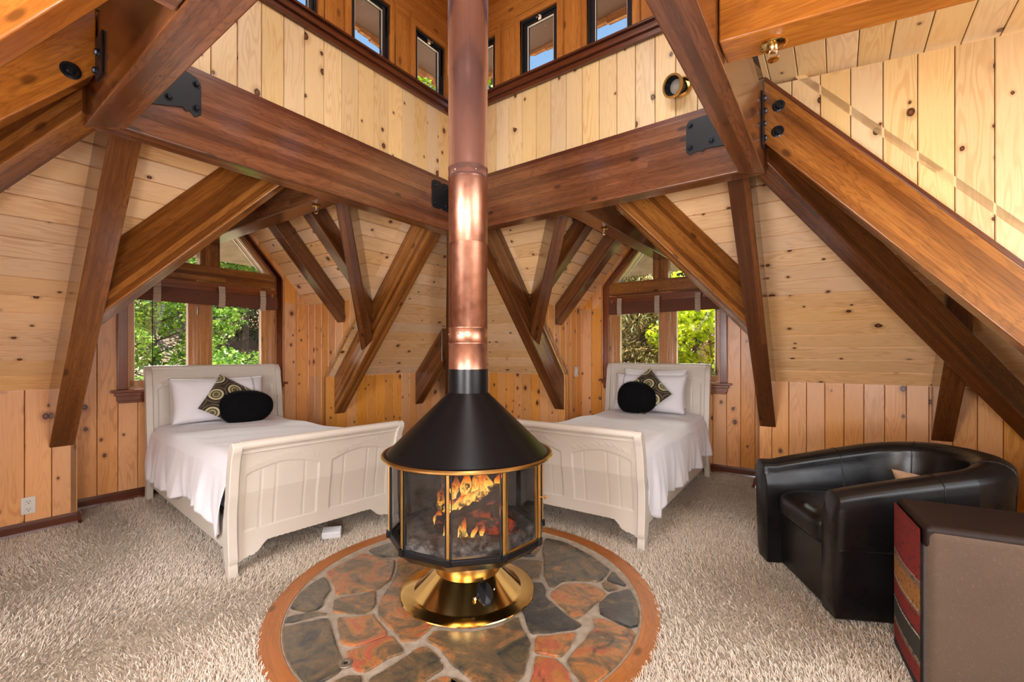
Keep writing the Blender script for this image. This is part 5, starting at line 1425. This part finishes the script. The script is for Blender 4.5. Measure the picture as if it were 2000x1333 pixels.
# ---------------------------------------------------------------- outdoors
GRD=mottled('dry_hillside',sr(150,122,100),sr(196,168,146),.95,0,.8,5)
def ground_z(x,y):
    r=math.hypot(x-OX,y-OY)
    z=-2.4+max(0,r-6.0)*.46
    return min(z,7.5)+.15*math.sin(x*.9)+.15*math.sin(y*1.1+x*.3)
g=G();g.grid(lambda u,v:V((-42+84*u,-20+75*v,ground_z(-42+84*u,-20+75*v))),84,75)
g.build('ground',GRD,smooth=True,kind='structure')
def leafmat(name,c0,c1,c2,trans=.45):
    m=M(name);r=m.rnd();col=m.ramp(r,[(0,c0),(.5,c1),(1,c2)])
    df=m.n('BsdfDiffuse');tl=m.n('BsdfTranslucent');gl=m.n('BsdfGlossy');gl.inputs['Roughness'].default_value=.45
    m.l(col,df.inputs[0]);hs=m.n('HueSaturation');hs.inputs['Value'].default_value=1.25;m.l(col,hs.inputs['Color']);m.l(hs.outputs[0],tl.inputs[0])
    a=m.n('MixShader');a.inputs[0].default_value=trans;m.l(df.outputs[0],a.inputs[1]);m.l(tl.outputs[0],a.inputs[2])
    b=m.n('MixShader');b.inputs[0].default_value=.06;m.l(a.outputs[0],b.inputs[1]);m.l(gl.outputs[0],b.inputs[2]);m.l(b.outputs[0],m.out.inputs[0]);return m.m
LF_A=leafmat('bright_green_leaves',sr(60,96,28),sr(122,164,52),sr(176,206,88))
LF_Y=leafmat('yellow_green_leaves',sr(110,136,16),sr(190,206,24),sr(236,238,60),.6)
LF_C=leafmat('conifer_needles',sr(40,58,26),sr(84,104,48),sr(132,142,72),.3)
LF_T=leafmat('conifer_tan_tips',sr(86,92,44),sr(140,132,74),sr(196,160,112),.3)
LF_D=leafmat('dark_green_leaves',sr(24,38,18),sr(48,66,32),sr(84,104,52),.3)  # darker green foliage, for every other conifer on the slopes
BARK=mottled('grey_bark',sr(58,50,44),sr(118,106,94),.95,0,9,5,.8,40)
def leaves(name,mat,parent,centers,radii,count,size,kind='leaf',seed=0):
    R=np.random.default_rng(seed)
    C=np.array([tuple(c) for c in centers]);Rd=np.array(radii)
    w=Rd**2;w=w/w.sum();i=R.choice(len(C),count,p=w)
    d=R.normal(0,1,(count,3));d/=np.linalg.norm(d,axis=1)[:,None]
    p=C[i]+d*(Rd[i]*R.uniform(.35,1.0,count)**.5)[:,None]*np.array([1,1,.8])
    nrm=R.normal(0,1,(count,3));nrm[:,2]+=.9;nrm/=np.linalg.norm(nrm,axis=1)[:,None]
    ax=np.cross(nrm,R.normal(0,1,(count,3)));ax/=np.linalg.norm(ax,axis=1)[:,None]
    if kind=='needle': ax=d*.8+R.normal(0,.5,(count,3));ax[:,2]-=.3;ax/=np.linalg.norm(ax,axis=1)[:,None]
    bx=np.cross(nrm,ax);bx/=np.linalg.norm(bx,axis=1)[:,None]
    s=size*R.uniform(.6,1.25,count)
    wd=.42 if kind=='leaf' else .13
    L=s[:,None]
    v=np.stack([p-ax*L*.5,p+bx*L*wd*.9+nrm*L*.10,p+ax*L*.5-nrm*L*.06,p-bx*L*wd*.9+nrm*L*.10],1)
    vs=v.reshape(-1,3)-np.array(tuple(parent.location))
    k=(np.arange(count)*4)[:,None]
    F_=np.concatenate([k+np.array([[0,1,2]]),k+np.array([[0,2,3]])],1).reshape(-1,3)
    me=bpy.data.meshes.new(name);me.vertices.add(len(vs));me.vertices.foreach_set('co',vs.astype(np.float32).ravel())
    me.loops.add(F_.size);me.loops.foreach_set('vertex_index',F_.astype(np.int32).ravel())
    me.polygons.add(len(F_));me.polygons.foreach_set('loop_start',(np.arange(len(F_))*3).astype(np.int32));me.polygons.foreach_set('loop_total',np.full(len(F_),3,np.int32));me.update(calc_edges=True)
    at=me.attributes.new('rnd','FLOAT','FACE');at.data.foreach_set('value',np.repeat(R.uniform(0,1,count),2).astype(np.float32))
    me.materials.append(mat);o=bpy.data.objects.new(name,me);COL.objects.link(o);o.parent=parent;return o
def tree(label,x,y,h,rad,mat,count,size,kind='leaf',trunk=.07,seed=1,zc=None,tag_='tree',low=.35):
    rr=random.Random(seed);z=ground_z(x,y)
    e=thing('conifer_tree' if kind=='needle' else 'leafy_tree',label,tag_,(x,y,z))
    g=G();top=V((x+rr.uniform(-.2,.2),y+rr.uniform(-.2,.2),z+h*.95))
    pts=[V((x,y,z-.2)),V((x+rr.uniform(-.08,.08),y,z+h*.3)),V((x+rr.uniform(-.12,.12),y,z+h*.6)),top]
    g.tube(pts,[trunk*1.15,trunk,trunk*.7,trunk*.15],10)
    cs=[];rd=[]
    nb=26 if kind=='leaf' else 40
    for i in range(nb):
        t=low+(1-low)*i/nb;a=i*2.4+rr.uniform(-.4,.4)
        prof=(math.sin(PI*min(1,(t-low)/(1-low)*.85+.12))**.6) if kind=='leaf' else (1.05-(t-low)/(1-low))
        L=rad*prof*rr.uniform(.55,1.05)
        st=V((x,y,z+h*t*.92));en=st+V((math.cos(a)*L,math.sin(a)*L,L*(.35 if kind=='leaf' else -.12)))
        g.tube([st,(st+en)/2+V((0,0,.05)),en],[trunk*.35,trunk*.2,.008],5)
        for q in (.45,.75,1.0):
            cs.append(st+(en-st)*q+V((rr.uniform(-.1,.1),rr.uniform(-.1,.1),rr.uniform(-.1,.1))));rd.append((.24 if kind=='leaf' else .2)*rad*rr.uniform(.7,1.1)+.06)
    g.build('trunk',BARK,e,smooth=True)
    leaves('foliage',mat,e,cs,rd,count,size,kind,seed)
    return e
def at(px,d): return ((px-1000)/875*d,d)
# seen through the left window
tree('bright green leafy tree close outside the left window, left pane',*at(300,7.6),4.6,1.25,LF_A,9000,.085,trunk=.045,seed=3)
tree('bright green bush low outside the left window, right pane',*at(460,7.0),3.55,1.1,LF_A,9000,.075,trunk=.04,seed=4,low=.45)
tree('leafy tree with dark twisting branches behind the right pane of the left window',*at(475,10),6.6,1.6,LF_A,9000,.10,trunk=.06,seed=5,low=.5)
tree('green shrub at the bottom left of the left window',*at(262,6.2),3.3,.75,LF_A,5000,.07,trunk=.03,seed=6)
def bare(label,x,y,h,r):
    z=ground_z(x,y);e=thing('pine_trunk',label,'tree',(x,y,z));g=G();g.tube([(x,y,z-.3),(x+.03,y,z+h*.5),(x-.02,y,z+h)],[r*1.1,r,r*.8],14);g.build('trunk',BARK,e,smooth=True)
    cs=[];rd=[];rr=random.Random(8)
    for i in range(10):
        a=rr.uniform(0,6.28);L=rr.uniform(.7,1.6);zz=z+h*rr.uniform(.62,1.0);en=V((x+math.cos(a)*L,y+math.sin(a)*L,zz-.3));g2=None
        cs+=[en,V((x+math.cos(a)*L*.6,y+math.sin(a)*L*.6,zz-.1))];rd+=[.35,.3]
    leaves('foliage',LF_C,e,cs,rd,5000,.12,'needle',8)
bare('thick grey pine trunk behind the centre post of the left window',*at(372,8.6),8.5,.085*1.15)
k_=0
BK=[(225,13,8,'dense green conifer on the slope seen at the left edge of the left window'),(330,15,8.5,'dark conifer high on the slope seen above the leafy tree in the left window'),(420,13.5,8.5,'dark conifer behind the centre of the left window'),(520,14,8.5,'dark conifer behind the right pane of the left window'),(570,16,9,'conifer on the slope right of the left window'),(150,15,9,'conifer on the slope beyond the left alcove wall')]
for px_,d_,h_,l_ in BK:
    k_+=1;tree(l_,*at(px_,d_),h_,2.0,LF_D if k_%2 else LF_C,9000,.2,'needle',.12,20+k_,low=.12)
# seen through the right window
tree('conifer with tan-tipped sprays filling the left pane of the right window',*at(1252,7.4),5.8,1.0,LF_T,15000,.10,'needle',.06,31,low=.15)
tree('vivid yellow-green leafy tree filling the right pane of the right window',*at(1385,6.9),5.0,.95,LF_Y,8500,.095,trunk=.035,seed=32,low=.3)
tree('yellow-green sapling low between the panes of the right window',*at(1330,7.6),3.9,.6,LF_Y,2500,.08,trunk=.03,seed=33,low=.4)
BK=[(1215,11,7.5,'dark conifer behind the left side of the right window'),(1300,12.5,8,'dark conifer behind the centre of the right window'),(1370,10.5,7.8,'dark conifer behind the yellow-green tree in the right window'),(1440,12,8,'dark conifer right of the yellow-green tree outside the right window'),(1150,13,8,'conifer on the slope left of the right window'),(1520,12,8,'conifer on the slope beyond the right alcove wall')]
for px_,d_,h_,l_ in BK:
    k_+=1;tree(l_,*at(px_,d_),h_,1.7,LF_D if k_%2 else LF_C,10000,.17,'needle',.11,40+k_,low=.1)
# tree tops seen through the lantern
tree('tall tree whose bright top shows through the lantern window left of the flue',*at(856,17),12.5,1.1,LF_Y,5000,.16,trunk=.1,seed=61,low=.6)
tree('tall tree whose bright top shows through the lantern window right of the flue',*at(958,15),12.6,1.3,LF_Y,6000,.16,trunk=.1,seed=62,low=.6)
bpy.context.view_layer.update()
